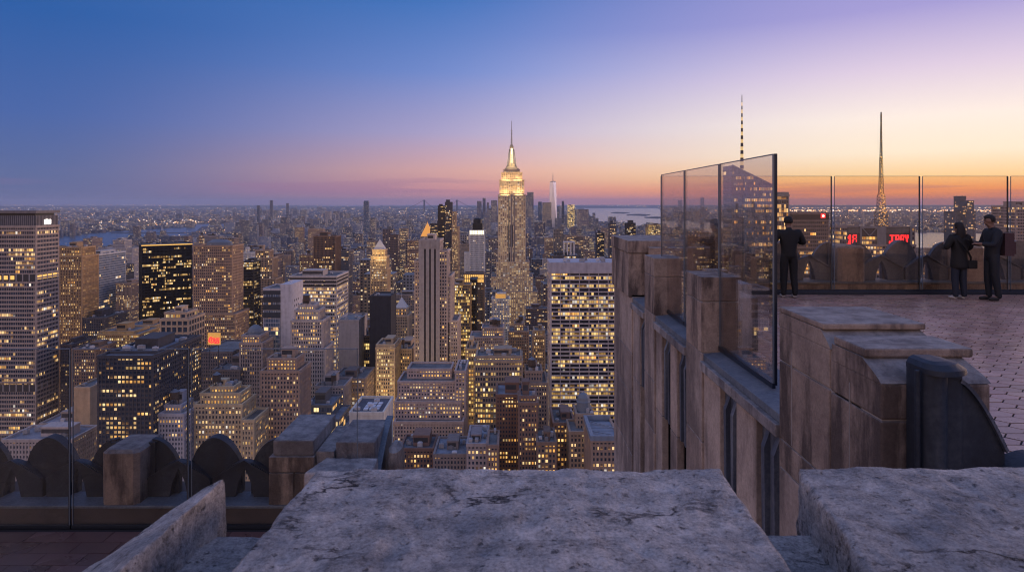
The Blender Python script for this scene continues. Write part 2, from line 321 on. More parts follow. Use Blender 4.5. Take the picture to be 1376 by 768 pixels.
def rooftop(root, t, rr, col, tanks=0, units=None, pent=True, wallm='masonry'):
    x0, x1, y0, y1, _, z = t; w, d = x1 - x0, y1 - y0; z += .05
    if pent and w > 7 and d > 7:
        pw, pd, ph = w * rr.uniform(.3, .55), d * rr.uniform(.35, .6), rr.uniform(3.5, 7)
        a = x0 + rr.uniform(.12, .88 - pw / w) * w; b = y0 + rr.uniform(.2, .88 - pd / d) * d
        m = MB(); g_ = rr.uniform(.7, 1.15); m.col = [c * g_ for c in col]; m.box(a, a + pw, b, b + pd, z, z + ph); m.box(a - .25, a + pw + .25, b - .25, b + pd + .25, z + ph - .7, z + ph - .1)
        ph_ = m.build('penthouse', wallm, root); m = MB(); m.col = (.05, .05, .055)
        if int(pw / 1.6): m.box(a + .25, a + .25 + int(pw / 1.6) * 1.6 - .6, b - .06, b - .002, z + ph * .34, z + ph * .76)
        for i in range(int(pw / 1.6)): m.box(a + .3 + i * 1.6, a + 1.1 + i * 1.6, b - .12, b, z + ph * .35, z + ph * .75, skip='b')
        if m.v: m.build('louvre_grille', 'panel_metal', ph_)
    for k in range(tanks):
        r = rr.uniform(1.7, 2.3); cx, cy = x0 + rr.uniform(.2, .8) * w, y0 + rr.uniform(.12, .3) * d
        m = MB(); m.lathe(cx, cy, [(r, z + 3.2), (r, z + 7)], 12); tk_ = m.build('water_tank', 'wood_tank', root); m = MB()
        for sx in (-1, 1):
            for sy in (-1, 1): m.bar((cx + sx * r * .6, cy + sy * r * .6, z), (cx + sx * r * .6, cy + sy * r * .6, z + 3.2), .25)
        m.build('tank_stand', 'dark_steel', tk_); m = MB(); m.lathe(cx, cy, [(r * 1.06, z + 7), (.1, z + 8.6)], 12); m.build('tank_cap', 'lead_roof', tk_)
    n_ = units if units is not None else min(9, int(w * d / 110) + 1)
    for k in range(n_):
        a, b = x0 + rr.uniform(.06, .86) * w, y0 + rr.uniform(.05, .85) * d; uw, ud, uh = rr.uniform(1.4, 3.6), rr.uniform(1.4, 3.0), rr.uniform(.9, 2.2)
        uw, ud = min(uw, w * .12 + .6), min(ud, d * .12 + .6)
        m = MB(); g = rr.uniform(.2, .6); m.col = (g, g, g * 1.04); m.box(a, a + uw, b, b + ud, z + .3, z + .3 + uh, skip='d'); m.box(a + .1, a + .3, b + .1, b + ud - .1, z, z + .3); m.box(a + uw - .3, a + uw - .1, b + .1, b + ud - .1, z, z + .3)
        m.lathe(a + uw / 2, b + ud / 2, [(min(uw, ud) * .36, z + .3 + uh), (min(uw, ud) * .36, z + .55 + uh)], 10); m.build('cooling_unit', 'panel_metal', root)
def building(name, label, cat, cx, cy, rot, tiers, st, wall, group=None, roofcol=None, tanks=0, units=None, pent=True, lit=0, seed=0, panes=None, blankfaces=False):
    rr = random.Random(seed * 7 + int(cx * 3) + int(cy)); s = list(ST[st]) if isinstance(st, str) else list(st)
    if panes: s[6] = panes
    root = empty(name, (cx, cy, 0), rot, label=label, cat=cat, group=group)
    w, g, rf = MB(), MB(), MB(); w.col = wall; rc = roofcol or [rr.uniform(.12, .24)] * 3; rf.col = rc
    spots = []
    for t in tiers:
        us = (rr.randrange(900), rr.randrange(900)); info = wallgrid(w, g, t, s, us)
        x0, x1, y0, y1, z0, z1 = t
        rf = MB(); rf.col = rc; rf.face([(x0, y0, z1 + .03), (x1, y0, z1 + .03), (x1, y1, z1 + .03), (x0, y1, z1 + .03)])
        rf.build('roof', 'roofing', root); spots.append((t, info))
    w.build('wall', s[7], root); o = g.build('windows', s[6], root); o['kind'] = 'stuff'
    rooftop(root, tiers[-1], rr, wall, tanks, units, pent, s[7])
    if lit:
        global PANE
        if PANE is None: PANE = _pane.build('window', 'window_light').data; bpy.data.objects.remove(bpy.data.objects['window'])
        used = set(); n = 0; tries = 0
        side = 'r' if cx < 0 else 'l'
        while n < lit and tries < lit * 12:
            tries += 1
            t, (kx, ky, nf, bw, bd, fh, px_, py_, shh) = rr.choice(spots); x0, x1, y0, y1, z0, z1 = t
            jmin = 0
            j = rr.randrange(nf); run = rr.choice((1, 1, 2, 3)) if s[7] == 'masonry' and s[0] > 1.55 and 'stone' in s[6] else rr.choice((2, 3, 5, 7)); onside = rr.random() < .3
            k = ky if onside else kx; i0 = rr.randrange(k)
            zc = z0 + j * fh + shh + (fh - shh) / 2
            if HY + F * (CZ - zc) / (cy + y0) > 640: continue
            for i in range(i0, min(k, i0 + run)):
                if (id(t), j, i, onside) in used or n >= lit: continue
                used.add((id(t), j, i, onside)); n += 1
                p = bpy.data.objects.new('window', PANE); COL.objects.link(p); p.parent = root
                if onside:
                    xx = x1 if side == 'r' else x0
                    p.location = (xx, y0 + (i + .5) * bd, zc); p.rotation_euler.z = math.pi / 2 if side == 'r' else -math.pi / 2; p.scale = (bd - 2 * py_, 1, fh - shh)
                else: p.location = (x0 + (i + .5) * bw, y0, zc); p.scale = (bw - 2 * px_, 1, fh - shh)
    return root
def H(name, label, cat, T, st, wall, yb, short=None, rot=0, **kw):
    """T: tiers bottom-up, each (px left, px right, top row, distance, depth[, own base row or 'g' for the ground])"""
    wall = tuple(min(.62, c * g) for c, g in zip(wall, (1.42, 1.32, 1.22))) if max(wall) > .13 else wall
    tiers = []; z = 0; d0 = T[0][3]; x0, x1 = PX(T[0][0], d0), PX(T[0][1], d0); dep0 = T[0][4]
    cx, cy = (x0 + x1) / 2, d0 + dep0 / 2
    for t in T:
        a, b, yt, d, dep = t[:5]; zt = PZ(yt, d)
        zb = (0 if t[5] == 'g' else PZ(t[5], d)) if len(t) > 5 else z
        tiers.append((PX(a, d) - cx, PX(b, d) - cx, d - cy, d + dep - cy, zb, zt)); z = zt
    if rot:    # keep the front's width in the picture
        pass
    HEROES.append((min(t[0] for t in T), max(t[1] for t in T), min(t[2] for t in T), yb, d0, short or label))
    RECTS.append((min(t[0] for t in tiers) + cx - 4, max(t[1] for t in tiers) + cx + 4, min(t[2] for t in tiers) + cy - 4, max(t[3] for t in tiers) + cy + 4))
    return building(name, label, cat, cx, cy, rot, tiers, st, wall, seed=len(HEROES), **kw), tiers, (cx, cy)
def dep(d, edge, far): return d * ((edge - CX) / (far - CX) - 1)
def lamp(name, loc, target, size, energy, col, spread=2.4):
    l = bpy.data.lights.new(name, 'AREA'); l.shape = 'RECTANGLE'; l.size, l.size_y = size; l.energy = energy; l.color = col; l.spread = spread
    o = bpy.data.objects.new(name, l); COL.objects.link(o); o.location = loc
    o.rotation_euler = (Vector(target) - Vector(loc)).to_track_quat('-Z', 'Y').to_euler(); return o

# ------------------------------------------------------------------ the towers one can name
BRN, TAN, GRY, PAL, DRK, WHT = (.24, .18, .14), (.36, .29, .22), (.25, .25, .27), (.40, .38, .37), (.035, .037, .045), (.55, .55, .60)
def part(root, mb, name, mats, **kw): return mb.build(name, mats, root, **kw)
# slab with rows of white spandrels, far left
r, T, c = H('office_slab', 'huge banded grey office slab with a flat overhanging roof at the left edge', 'office tower', [(-40, 48, 305, 500, 25)], 'bands', (.33, .285, .26), 565, 'the huge banded slab', panes='panes_banded', pent=False, lit=81, units=0)
x0, x1, y0, y1, z0, z1 = T[0]
m = MB(); m.col = (.13, .125, .13); m.box(x0 + .3, x1 - .2, y0 + .3, y1 - .3, z1 + 1, PZ(290, 500))
m.col = (.30, .27, .26)
for i in range(int((x1 - x0) / 1.5)): m.box(x0 + i * 1.5, x0 + i * 1.5 + .5, y0 - .1, y0 + .4, z1 + 1.1, PZ(289.5, 500))
for i in range(int((y1 - y0) / 1.5)): m.box(x1 - .4, x1 + .1, y0 + i * 1.5 + .6, y0 + i * 1.5 + 1.1, z1 + 1.1, PZ(289.5, 500))
part(r, m, 'louvre_storey', 'masonry')
m = MB(); m.col = (.05, .05, .055); m.box(x0 + 2, x1 - 2, y0 + 2, y1 - 2, PZ(290, 500), PZ(286.5, 500)); part(r, m, 'recessed_storey', 'panel_metal')
m = MB(); m.col = (.20, .18, .18); m.box(x0 - .8, x1 + .8, y0 - .8, y1 + .8, PZ(286.5, 500), PZ(283, 500)); part(r, m, 'roof_cap', 'panel_metal')
for yy in (373, 521):
    m = MB(); zz = PZ(yy, 500); m.col = (.05, .05, .055); m.box(x0 - .06, x1 + .06, y0 - .45, y1, zz - 2.6, zz + 2.6); m.col = (.42, .39, .38)
    for i in range(11): m.box(x0 + i * 5, x0 + i * 5 + .8, y0 - .55, y0, zz - 2.6, zz + 2.6, skip='b')
    for i in range(5): m.box(x1, x1 + .5, y0 + i * 5.6 + .3, y0 + i * 5.6 + 1.1, zz - 2.6, zz + 2.6, skip='l')
    part(r, m, 'plant_floor', 'panel_metal')
    if yy == 373:
        q = MB(); q.box(x1 + .05, x1 + .3, y0 + 1.2, y1 - .5, zz - 1.4, zz + 1.6)
        for i in range(7): q.box(x0 + 1 + i * 5, x0 + 4 + i * 5, y0 - .5, y0 - .42, zz - 1.4, zz + 1.6)
        part(r, q, 'lit_floor', 'amber_lamp')
m = MB()
for k, (a, b, h0, h1) in enumerate(((0, 1.1, 0, 3.4), (1.1, 2.2, .5, 3.9), (2.2, 3.1, 0, 3.3), (3.5, 4.4, .2, 3.6), (0, 4.2, 3.1, 3.6))): m.box(x1 + .12, x1 + .45, y0 + 9 + a * 1.6, y0 + 9 + b * 1.6, PZ(301.5, 505) + h0, PZ(301.5, 505) + h1)
part(r, m, 'lit_sign', 'white_lamp')

H('masonry_tower', 'narrow brown tower with golden windows just right of the huge banded slab', 'office tower', [(80, 110, 345, 640, 25), (81, 109, 333, 642, 21)], 'gothic', (.34, .24, .14), 460, 'the narrow golden-brown tower', lit=33, panes='office_panes_busy')
H('glass_block', 'pale bluish white block with a plain gridded face left of the black tower', 'office tower', [(111, 130, 343, 800, 60)], 'blue', (.45, .48, .55), 440, 'the pale bluish block', panes='panes_blue_glass')
H('apartment_tower', 'wide pale apartment slab by the river with a low penthouse', 'apartment tower', [(132, 178, 334, 1150, 40), (152, 168, 323, 1160, 20)], 'stone', (.33, .33, .36), 360, 'the pale river slab')
H('apartment_tower', 'pair of joined brown blocks on the river bank behind the narrow golden-brown tower', 'apartment tower', [(97, 117, 325, 1250, 30), (112, 124, 321, 1240, 30, 'g')], 'brown', (.22, .19, .19), 345, 'the joined river blocks')
H('office_tower', 'dark slim tower with a lit top edge in front of the pale river slab', 'office tower', [(139, 164, 357, 900, 28)], 'office', (.10, .10, .12), 430, 'the dark slim riverside tower')
H('office_tower', 'brown tower with one bright strip of windows up its corner left of the black tower', 'office tower', [(156, 176, 381, 820, 26)], 'brown', (.25, .2, .17), 440, 'the strip-lit brown tower', panes='office_panes_busy')
H('low_block', 'low dark round-shouldered block below the pale bluish block', 'office block', [(109, 140, 428, 640, 40)], 'brown', (.12, .11, .12), 470, 'the round-shouldered block')
r, T, c = H('black_tower', 'jet black office tower with rows of yellow windows and a glowing rim', 'office tower', [(181, 241, 329, 700, 34)], 'black', (.010, .011, .013), 434, 'the black tower', rot=math.radians(34), pent=False, units=3, lit=40)
x0, x1, y0, y1, z0, z1 = T[0]
m = MB(); m.box(x0 - .55, x1 + .55, y0 - .55, y0 - .38, z1 - .45, z1 + .5); m.box(x1 + .38, x1 + .55, y0, y1, z1 - .45, z1 + .5); part(r, m, 'glowing_rim', 'amber_lamp')
# the big brown masonry tower and its base
r, T, c = H('stone_tower', 'broad brown masonry tower with a low dark dome on its flat top', 'office tower', [(253, 316, 423, 545, 28), (260, 312, 331, 552, 22)], 'brown', (.30, .22, .16), 452, 'the broad domed tower', pent=False, lit=94, units=2)
x0, x1, y0, y1, z0, z1 = T[1]
m = MB(); mx, my = (x0 + x1) / 2 + 1, (y0 + y1) / 2
m.frustum(m.ring(mx, my, z1, 11, 20, 6), m.ring(mx, my, z1 + 3, 10.6, 20, 5.8)); m.frustum(m.ring(mx, my, z1 + 3, 10.2, 20, 5.5), m.ring(mx, my, z1 + 5.2, 6, 20, 3.2)); part(r, m, 'dome', 'lead_roof')
H('office_tower', 'dark glass tower squeezed behind the right side of the broad domed tower', 'office tower', [(322, 341, 352, 700, 18)], 'black', (.03, .03, .035), 440, 'the squeezed dark tower')
H('stone_tower', 'ribbed brown tower with stepped shoulders right of the squeezed dark tower', 'office tower', [(340, 370, 375, 770, 22), (342, 366, 347, 773, 17), (344, 362, 337, 776, 11)], 'ribbed', (.30, .24, .19), 430, 'the ribbed stepped tower', lit=16)
H('apartment_tower', 'small white-topped tower peeping up behind the ribbed stepped tower', 'apartment tower', [(325, 337, 340, 1000, 16), (330, 333, 333, 1003, 6)], 'stone', (.5, .5, .55), 352, 'the white-topped tower')
H('ribbed_tower', 'lone dark brown tower with strong vertical ribs and a bright upper hall', 'office tower', [(422, 451, 318, 830, 24)], 'ribbed', (.16, .11, .08), 362, 'the lone ribbed brown tower', lit=27)
# wide banded tower
r, T, c = H('office_tower', 'wide block tower with black and white bands at the top and yellow rows below', 'office tower', [(390, 452, 372, 600, 42)], 'bands', (.46, .42, .42), 440, 'the wide black-and-white banded tower', panes='office_panes_busy', lit=81, units=6)
x0, x1, y0, y1, z0, z1 = T[0]
m = MB()
for k in range(3): m.col = (.03, .03, .035); zz = z1 - 2.2 - k * 3.4; m.box(x0 - .4, x1 + .4, y0 - .42, y1, zz, zz + 1.9)
part(r, m, 'dark_band', 'panel_metal')
# blue and white slab
r, T, c = H('glass_slab', 'slim slab with a blue glass face beside a blank white shaft', 'office tower', [(354, 377, 389, 470, 26), (377, 391, 384, 470, 26, 'g')], 'blue', (.34, .36, .42), 470, 'the blue and white slab', lit=24, pent=False)
x0, x1, y0, y1, z0, z1 = T[1]
m = MB(); m.col = (.58, .56, .60); m.box(x0 + .2, x1 + .4, y0 - .5, y1, 0, z1 + 1.3); m.col = (.12, .12, .14)
for j in range(14):
    for k in range(3): m.box(x1 + .4, x1 + .46, y0 + 6 + k * 4, y0 + 7.6 + k * 4, z1 - 12 - j * 4, z1 - 10.4 - j * 4)
part(r, m, 'blank_shaft', 'masonry')
m = MB(); m.col = (.03, .04, .06)
for k in range(4): m.box(PX(354, 470) - c[0] - .1, x0 + .1, y0 - .35, y0, z1 - 6 - k * 5.6, z1 - 2.2 - k * 5.6)
part(r, m, 'louvre_storey', 'panel_metal')
H('stone_tower', 'grey gothic tower with stepped crown in front of the blue and white slab', 'office tower', [(391, 436, 470, 432, 20), (392, 433, 432, 434, 17), (397, 428, 418, 436, 13), (402, 422, 411, 438, 9)], 'gothic', (.35, .33, .33), 525, 'the grey gothic tower', lit=67, units=1, tanks=1)
H('concrete_block', 'blank grey concrete block right of the wide banded tower', 'office tower', [(455, 482, 431, 520, 30)], 'blank', (.30, .30, .33), 497, 'the blank grey block', pent=False)
H('office_block', 'dark mid-rise with bright yellow strips behind the blank grey block', 'office tower', [(470, 497, 440, 640, 30)], 'officegold', (.16, .13, .11), 520, 'the yellow-strip mid-rise')
r, T, c = H('pyramid_tower', 'golden tower with a white pyramid cap left of the pale striped tower', 'office tower', [(498, 520, 362, 720, 18), (499, 519, 345, 721, 15), (501, 517, 336, 722, 12)], 'gothic', (.40, .31, .20), 398, 'the golden pyramid-capped tower', pent=False, units=0, lit=40, panes='office_panes_busy')
x0, x1, y0, y1, z0, z1 = T[2]
def pyramid(root, t, top, mat, name='pyramid_roof', cx=0, inset=0):
    x0, x1, y0, y1, _, z1 = t; m = MB(); a = [(x0 + inset, y0 + inset, z1 + .1), (x1 - inset, y0 + inset, z1 + .1), (x1 - inset, y1 - inset, z1 + .1), (x0 + inset, y1 - inset, z1 + .1)]
    mx, my = (x0 + x1) / 2, (y0 + y1) / 2; e = .3; m.frustum(a, [(mx - e, my - e, top), (mx + e, my - e, top), (mx + e, my + e, top), (mx - e, my + e, top)]); m.bar((mx, my, top), (mx, my, top + 4), .3); return part(root, m, name, mat)
plain('white_roof', (.62, .58, .54), .6)
pyramid(r, T[2], PZ(322, 726), 'white_roof'); lamp('floodlight', (c[0], c[1] - 22, z1 - 12), (c[0], c[1] - 8, z1 + 2), (12, 2), 2500, (1, .72, .35))
H('dark_block', 'plain black windowless block tower below the golden pyramid-capped tower', 'office tower', [(497, 525, 399, 520, 24)], 'blank', (.04, .04, .05), 490, 'the plain black block', pent=False, lit=0, panes='panes_black_tower')
r, T, c = H('pyramid_tower', 'short stone tower with a pale pointed cap left of the pale striped tower', 'office tower', [(527, 548, 425, 600, 20), (530, 546, 415, 602, 14)], 'gothic', (.38, .32, .25), 480, 'the short point-capped tower', pent=False, units=0, lit=27); pyramid(r, T[1], PZ(400, 606), 'white_roof')
# pale tower with three dark stripes
r, T, c = H('stone_tower', 'tall pale stone tower with three dark vertical stripes down its front', 'office tower', [(557.5, 564, 352, 482, 24, 'g'), (590, 601, 338, 482, 20, 'g'), (598, 606, 372, 484, 26, 'g'), (600, 615, 432, 484, 26, 'g'), (564, 590, 324, 478, 26, 'g')], 'stone', (.40, .35, .32), 494, 'the pale striped tower', pent=True, units=0, lit=54)
x0, x1, y0, y1, z0, z1 = T[4]
m = MB(); m.col = (.42, .37, .34); ws = [0, .24, .33, .50, .59, .755, .845, 1]; W_ = x1 - x0
for a, b in ((0, .24), (.33, .50), (.59, .755), (.845, 1)): m.box(x0 + a * W_ - (.6 if a == 0 else 0), x0 + b * W_ + (.6 if b == 1 else 0), y0 - 1.5, y0 - .7, 30, z1 + 1.3)
m.box(x0 - .6, x1 + .6, y0 - 1.4, y0 - .6, z1 - 5.5, z1 + 1.2)
for i in range(7): m.box(x0 + i * W_ / 7 + .4, x0 + i * W_ / 7 + 1.3, y0 - 1.75, y0 - 1.2, z1 - 4.4, z1 + .6)
part(r, m, 'front_pier', 'masonry')
m = MB(); m.col = (.015, .015, .02); m.box(x0 - .4, x1 + .4, y0 - .85, y0 - .5, 30, z1 - 5); part(r, m, 'dark_stripe', 'panel_metal')
# gilt pyramid far away, dark towers behind
r, T, c = H('pyramid_tower', 'distant tower ending in a glowing orange pyramid', 'office tower', [(560, 588, 330, 1500, 40), (565, 582, 318, 1510, 24)], 'gothic', (.33, .27, .2), 324, 'the orange pyramid', pent=False, units=0, panes='office_panes_busy'); pyramid(r, T[1], PZ(299, 1522), 'gilt_roof')
H('dark_block', 'dark broad tower with amber top floors right of the orange pyramid', 'office tower', [(578, 599, 301, 1300, 30)], 'black', (.05, .04, .04), 345, 'the amber-topped dark tower', panes='office_panes')
H('slim_tower', 'twin slim black apartment tower, shorter of the touching pair by the pale striped tower', 'apartment tower', [(588.5, 597.5, 277, 1150, 14)], 'black', (.03, .032, .04), 360, 'the shorter black slim tower', units=1)
H('slim_tower', 'twin slim black apartment tower, taller of the touching pair by the pale striped tower', 'apartment tower', [(598, 607, 272, 1140, 16), (599.5, 604, 269, 1143, 7)], 'office', (.06, .06, .075), 370, 'the taller black slim tower', pent=False, units=0)
H('slim_tower', 'thin brown tower with a gold lit corner stepping down beside the black slim pair', 'apartment tower', [(607.5, 616, 305, 1120, 18), (607.8, 612.5, 285, 1122, 14)], 'gothic', (.36, .27, .18), 372, 'the gold-cornered thin tower', panes='office_panes_busy', units=0)
r, T, c = H('white_tower', 'white gridded tower topped by a black box above an amber storey', 'office tower', [(631, 651, 310, 900, 18)], 'stone', (.60, .60, .64), 368, 'the white black-topped tower', pent=False, units=0, panes='office_panes_dim')
x0, x1, y0, y1, z0, z1 = T[0]; m = MB(); m.col = (.012, .012, .014); m.box(x0 + 4, x1 - 3, y0 + 3, y1 - 2, z1, PZ(300, 900)); m.lathe((x0 + x1) / 2 + .5, (y0 + y1) / 2, [(6, PZ(300, 900)), (6, PZ(295, 900)), (4, PZ(293, 900))], 16); part(r, m, 'black_crown', 'panel_metal')
m = MB(); [m.box(x0 + i * 2.2 + .5, x0 + i * 2.2 + 1.7, y0 - .75, y0 - .55, z1 - 5, z1 + .4) for i in range(9)]; part(r, m, 'lit_crown_bay', 'pale_lamp')
H('white_slab', 'blank white party wall slab attached left of the white black-topped tower', 'office tower', [(624, 631.5, 340, 905, 16)], 'blank', (.55, .54, .58), 368, 'the blank white slab', pent=False, units=0)
r, T, c = H('office_tower', 'dark tower with a broad amber crown in front of the white black-topped tower', 'office tower', [(624, 650, 368, 800, 20)], 'ribbed', (.14, .10, .07), 422, 'the amber-crowned tower', units=0, pent=False, panes='office_panes')
x0, x1, y0, y1, z0, z1 = T[0]; m = MB(); m.box(x0 - .3, x1 + .3, y0 - 1.0, y0 - .85, z1 - 10, z1 - 6); m.box(x0 - .3, x1 + .3, y0 - 1.0, y0 - .85, z1 - 4.8, z1 - .8); part(r, m, 'amber_crown', 'amber_lamp')
m = MB(); m.col = (.2, .13, .08); [m.box(x0 + i * 2.35, x0 + i * 2.35 + .7, y0 - 1.25, y0 - .9, z1 - 10.5, z1) for i in range(11)]; part(r, m, 'crown_mullion', 'panel_metal')
H('glass_tower', 'golden glass block glowing on every floor right of the pale striped tower', 'office tower', [(601, 632, 383, 620, 16)], 'officegold', (.28, .2, .1), 470, 'the glowing golden block', lit=54)
H('dark_slab', 'dark narrow slab wedged between the golden block and the amber-crowned tower', 'office tower', [(632, 640, 376, 640, 18)], 'black', (.03, .03, .034), 430, 'the dark narrow slab', units=0, pent=False)
r, T, c = H('white_grid_tower', 'small white gridded tower with a gold lit penthouse below the great spired skyscraper', 'office tower', [(661, 684, 402, 740, 18)], 'stone', (.62, .58, .50), 448, 'the small white gridded tower', panes='office_panes_busy', units=0, lit=21)
x0, x1, y0, y1, z0, z1 = T[0]; m = MB(); m.box(x0 + 4, x1 - 4, y0 + 3, y1 - 3, z1 + .1, z1 + 5); part(r, m, 'lit_penthouse', 'gold_board')

# the great spired skyscraper
D = 1290; PPX = D / F
r, T, c = H('spired_skyscraper', 'great floodlit stone skyscraper with setbacks and a needle spire in the middle', 'skyscraper',
  [(652, 722, 392, D - 8, 60), (660, 716, 372, D, 52), (667, 711, 352, D + 4, 46), (669.5, 706, 262, D + 8, 40), (671.5, 704, 242, D + 12, 34), (674, 701.5, 232, D + 15, 28), (677, 698, 228, D + 18, 22)], (4.2, 3.9, 1.9, .6, 1.3, .2, 'panes_landmark', 'masonry'), (.42, .34, .27), 392, 'the great spired skyscraper', pent=False, units=0)
cx0 = PX(687.5, D + 20) - c[0]; cyy = D + 28 - c[1]
m = MB(); m.col = (.34, .30, .27)
for yt, ww in ((225, 19), (222.5, 15)): m.box(cx0 - ww * PPX / 2, cx0 + ww * PPX / 2, cyy - ww * PPX / 2.6, cyy + ww * PPX / 2.6, PZ(228.5, D), PZ(yt, D))
part(r, m, 'crown', 'masonry')
m = MB(); m.col = (.5, .45, .38)
m.lathe(cx0, cyy, [(7.6 * PPX * .5 * 1.6, PZ(223, D)), (4.6 * PPX, PZ(218, D)), (3.4 * PPX, PZ(211, D)), (2.9 * PPX, PZ(203, D)), (2.7 * PPX, PZ(197, D)), (2.9 * PPX, PZ(196.4, D)), (2.6 * PPX, PZ(195, D)), (1.9 * PPX, PZ(193.2, D)), (.7 * PPX, PZ(192, D))], 16); part(r, m, 'mast', 'flood_stone')
m = MB()
for i in range(4):
    a = math.pi / 2 * i; ca, sa = math.cos(a), math.sin(a)
    m.bar((cx0 + ca * 6.2 * PPX, cyy + sa * 6.2 * PPX, PZ(222, D)), (cx0 + ca * 3 * PPX, cyy + sa * 3 * PPX, PZ(199, D)), 1.6)
    b = a + math.pi / 4; m.bar((cx0 + math.cos(b) * 4.6 * PPX, cyy + math.sin(b) * 4.6 * PPX, PZ(221, D)), (cx0 + math.cos(b) * 3 * PPX, cyy + math.sin(b) * 3 * PPX, PZ(200, D)), .9)
part(r, m, 'mast_fin', 'steel_grey')
m = MB(); m.box(cx0 - 1.0 * PPX, cx0 + 1.0 * PPX, cyy - 4.5 * PPX, cyy - 3.1 * PPX, PZ(221, D), PZ(198, D)); part(r, m, 'lit_glazing', 'pale_lamp')
m = MB(); [m.lathe(cx0, cyy, [(a, PZ(y0_, D)), (b, PZ(y1_, D))], 8) for a, b, y0_, y1_ in ((1.9, 1.4, 192.2, 183), (1.3, .9, 183, 174), (.8, .45, 174, 160))]; [m.lathe(cx0, cyy, [(1.9, PZ(y_, D)), (1.9, PZ(y_ - .8, D))], 8) for y_ in (190, 186.5, 183, 178, 174)]
part(r, m, 'needle_spire', 'spire_pale')
x0, x1, y0, y1, z0, z1 = T[3]; m = MB(); m.col = (.27, .24, .22); mid = (x0 + x1) / 2
for i in range(3): m.box(mid - 7 + i * 5.4, mid - 5 + i * 5.4, y0 - .95, y0 - .55, PZ(362, D), z1)
part(r, m, 'centre_pier', 'masonry'); m = MB(); m.col = (.02, .02, .025)
for i in range(4): m.box(mid - 8.4 + i * 4.4, mid - 6.9 + i * 4.4, y0 - .8, y0 - .5, PZ(332, D), PZ(302, D))
for i in range(2): m.box(mid - 5 + i * 8, mid - 3.2 + i * 8, y0 - .8, y0 - .5, PZ(352, D), PZ(340, D))
part(r, m, 'dark_window_strip', 'panel_metal')
for tt, dz, e in ((T[4], 0, 6.5e3), (T[5], 0, 3e3)):
    xa, xb, ya, yb, za, zb = tt; xm = (xa + xb) / 2 + c[0]
    for sx in (-1, 1): lamp('floodlight', (xm + sx * (xb - xa) * .28, ya + c[1] - 9, za - 1), (xm + sx * (xb - xa) * .28, ya + c[1], za + (zb - za) * .55), (16, 2), e, (1, .66, .26), 2.0)
lamp('floodlight', (c[0] + cx0, c[1] + cyy - 32, PZ(226, D)), (c[0] + cx0, c[1] + cyy, PZ(209, D)), (14, 2), 6.5e3, (1, .72, .36), 1.6)

# white gridded block right of centre
r, T, c = H('white_grid_slab', 'broad white gridded office slab with dim yellow rows against our stone facade', 'office tower', [(740, 830, 366, 430, 30)], (5.9, 2.62, .42, .40, .80, .34, 'panes_white_grid', 'masonry', 4), (.40, .38, .40), 560, 'the broad white gridded slab', pent=False, units=7, lit=95)
x0, x1, y0, y1, z0, z1 = T[0]; m = MB(); m.col = (.50, .47, .50); m.box(x0 - .8, x1 + .8, y0 - .8, y1 + .8, z1 - .2, PZ(352.5, 430)); part(r, m, 'blank_top_storey', 'masonry')
rooftop(r, (x0, x1, y0, y1, 0, PZ(352.5, 430)), random.Random(4), (.2, .2, .22), 0, 8, False)
r, T, c = H('frame_topped_block', 'dark tower whose roof carries an open white frame behind the broad white gridded slab', 'office tower', [(741, 776, 344, 700, 26)], 'office', (.10, .10, .12), 350, 'the white-frame roof tower', pent=False, units=3)
x0, x1, y0, y1, z0, z1 = T[0]; m = MB(); m.col = (.7, .68, .68); zt = PZ(326, 700); xa, xb = PX(758, 700) - c[0], PX(772, 700) - c[0]
for i in range(4): xx = xa + (xb - xa) * i / 3; m.box(xx - .45, xx + .45, y0 + 1, y0 + 2, z1, zt); m.box(xx - .45, xx + .45, y0 + 9, y0 + 10, z1, zt)
m.box(xa - .5, xb + .5, y0 + .9, y0 + 10.1, zt, zt + 1); part(r, m, 'white_frame', 'panel_metal')
m = MB(); [m.lathe(x0 + 4 + i * 3.4, y0 + 4, [(1.5, z1 + .1), (1.5, z1 + 4), (.8, z1 + 4.6)], 10) for i in range(5)]; part(r, m, 'cooling_unit', 'dark_steel')
H('dark_round_tower', 'dark blocky tower topped by a black box above our facade corner', 'office tower', [(842, 854, 300, 1500, 22)], 'black', (.03, .025, .025), 318, 'the black-box tower', units=1)
H('lit_block', 'short tower with a lit yellow top left of the tall glass screen', 'office tower', [(870, 889, 302, 1650, 24)], 'officegold', (.2, .15, .1), 320, 'the yellow-topped short tower')
H('slim_tower', 'slim dark tower with a red roof light left of our facade corner', 'apartment tower', [(819, 828, 300, 1450, 16)], 'office', (.09, .09, .11), 340, 'the red-tipped slim tower', units=1)
H('dark_tower', 'dark stubby tower behind the broad white gridded slab', 'office tower', [(802, 812, 313, 1300, 20)], 'black', (.04, .045, .06), 345, 'the dark stubby tower')

# nearer blocks, lower left
H('dark_stone_block', 'massive dark block with a cluttered grey roof and rows of yellow windows', 'office block', [(132, 205, 480, 330, 51), (150, 212, 474, 338, 38)], (1.9, 2.3, .55, .3, 1.0, .2, 'office_panes', 'masonry'), (.075, .072, .08), 572, 'the massive dark block', units=16, roofcol=[.22, .23, .26], lit=95)
H('brown_block', 'plain brown slab with few lights behind the two left glass posts', 'office block', [(97, 128, 470, 500, 26)], 'brown', (.20, .15, .12), 520, 'the plain brown slab', lit=21)
H('dark_block', 'narrow dark slab against the right side of the huge banded slab', 'office block', [(82, 96, 464, 520, 24)], 'brown', (.12, .1, .1), 540, 'the narrow dark slab')
H('stone_block', 'golden lit courtyard block with a row of bright windows below the black tower', 'office block', [(131, 187, 450, 560, 36), (135, 180, 446, 566, 24)], 'busy', (.42, .30, .16), 482, 'the golden courtyard block', lit=81, panes='panes_flood')
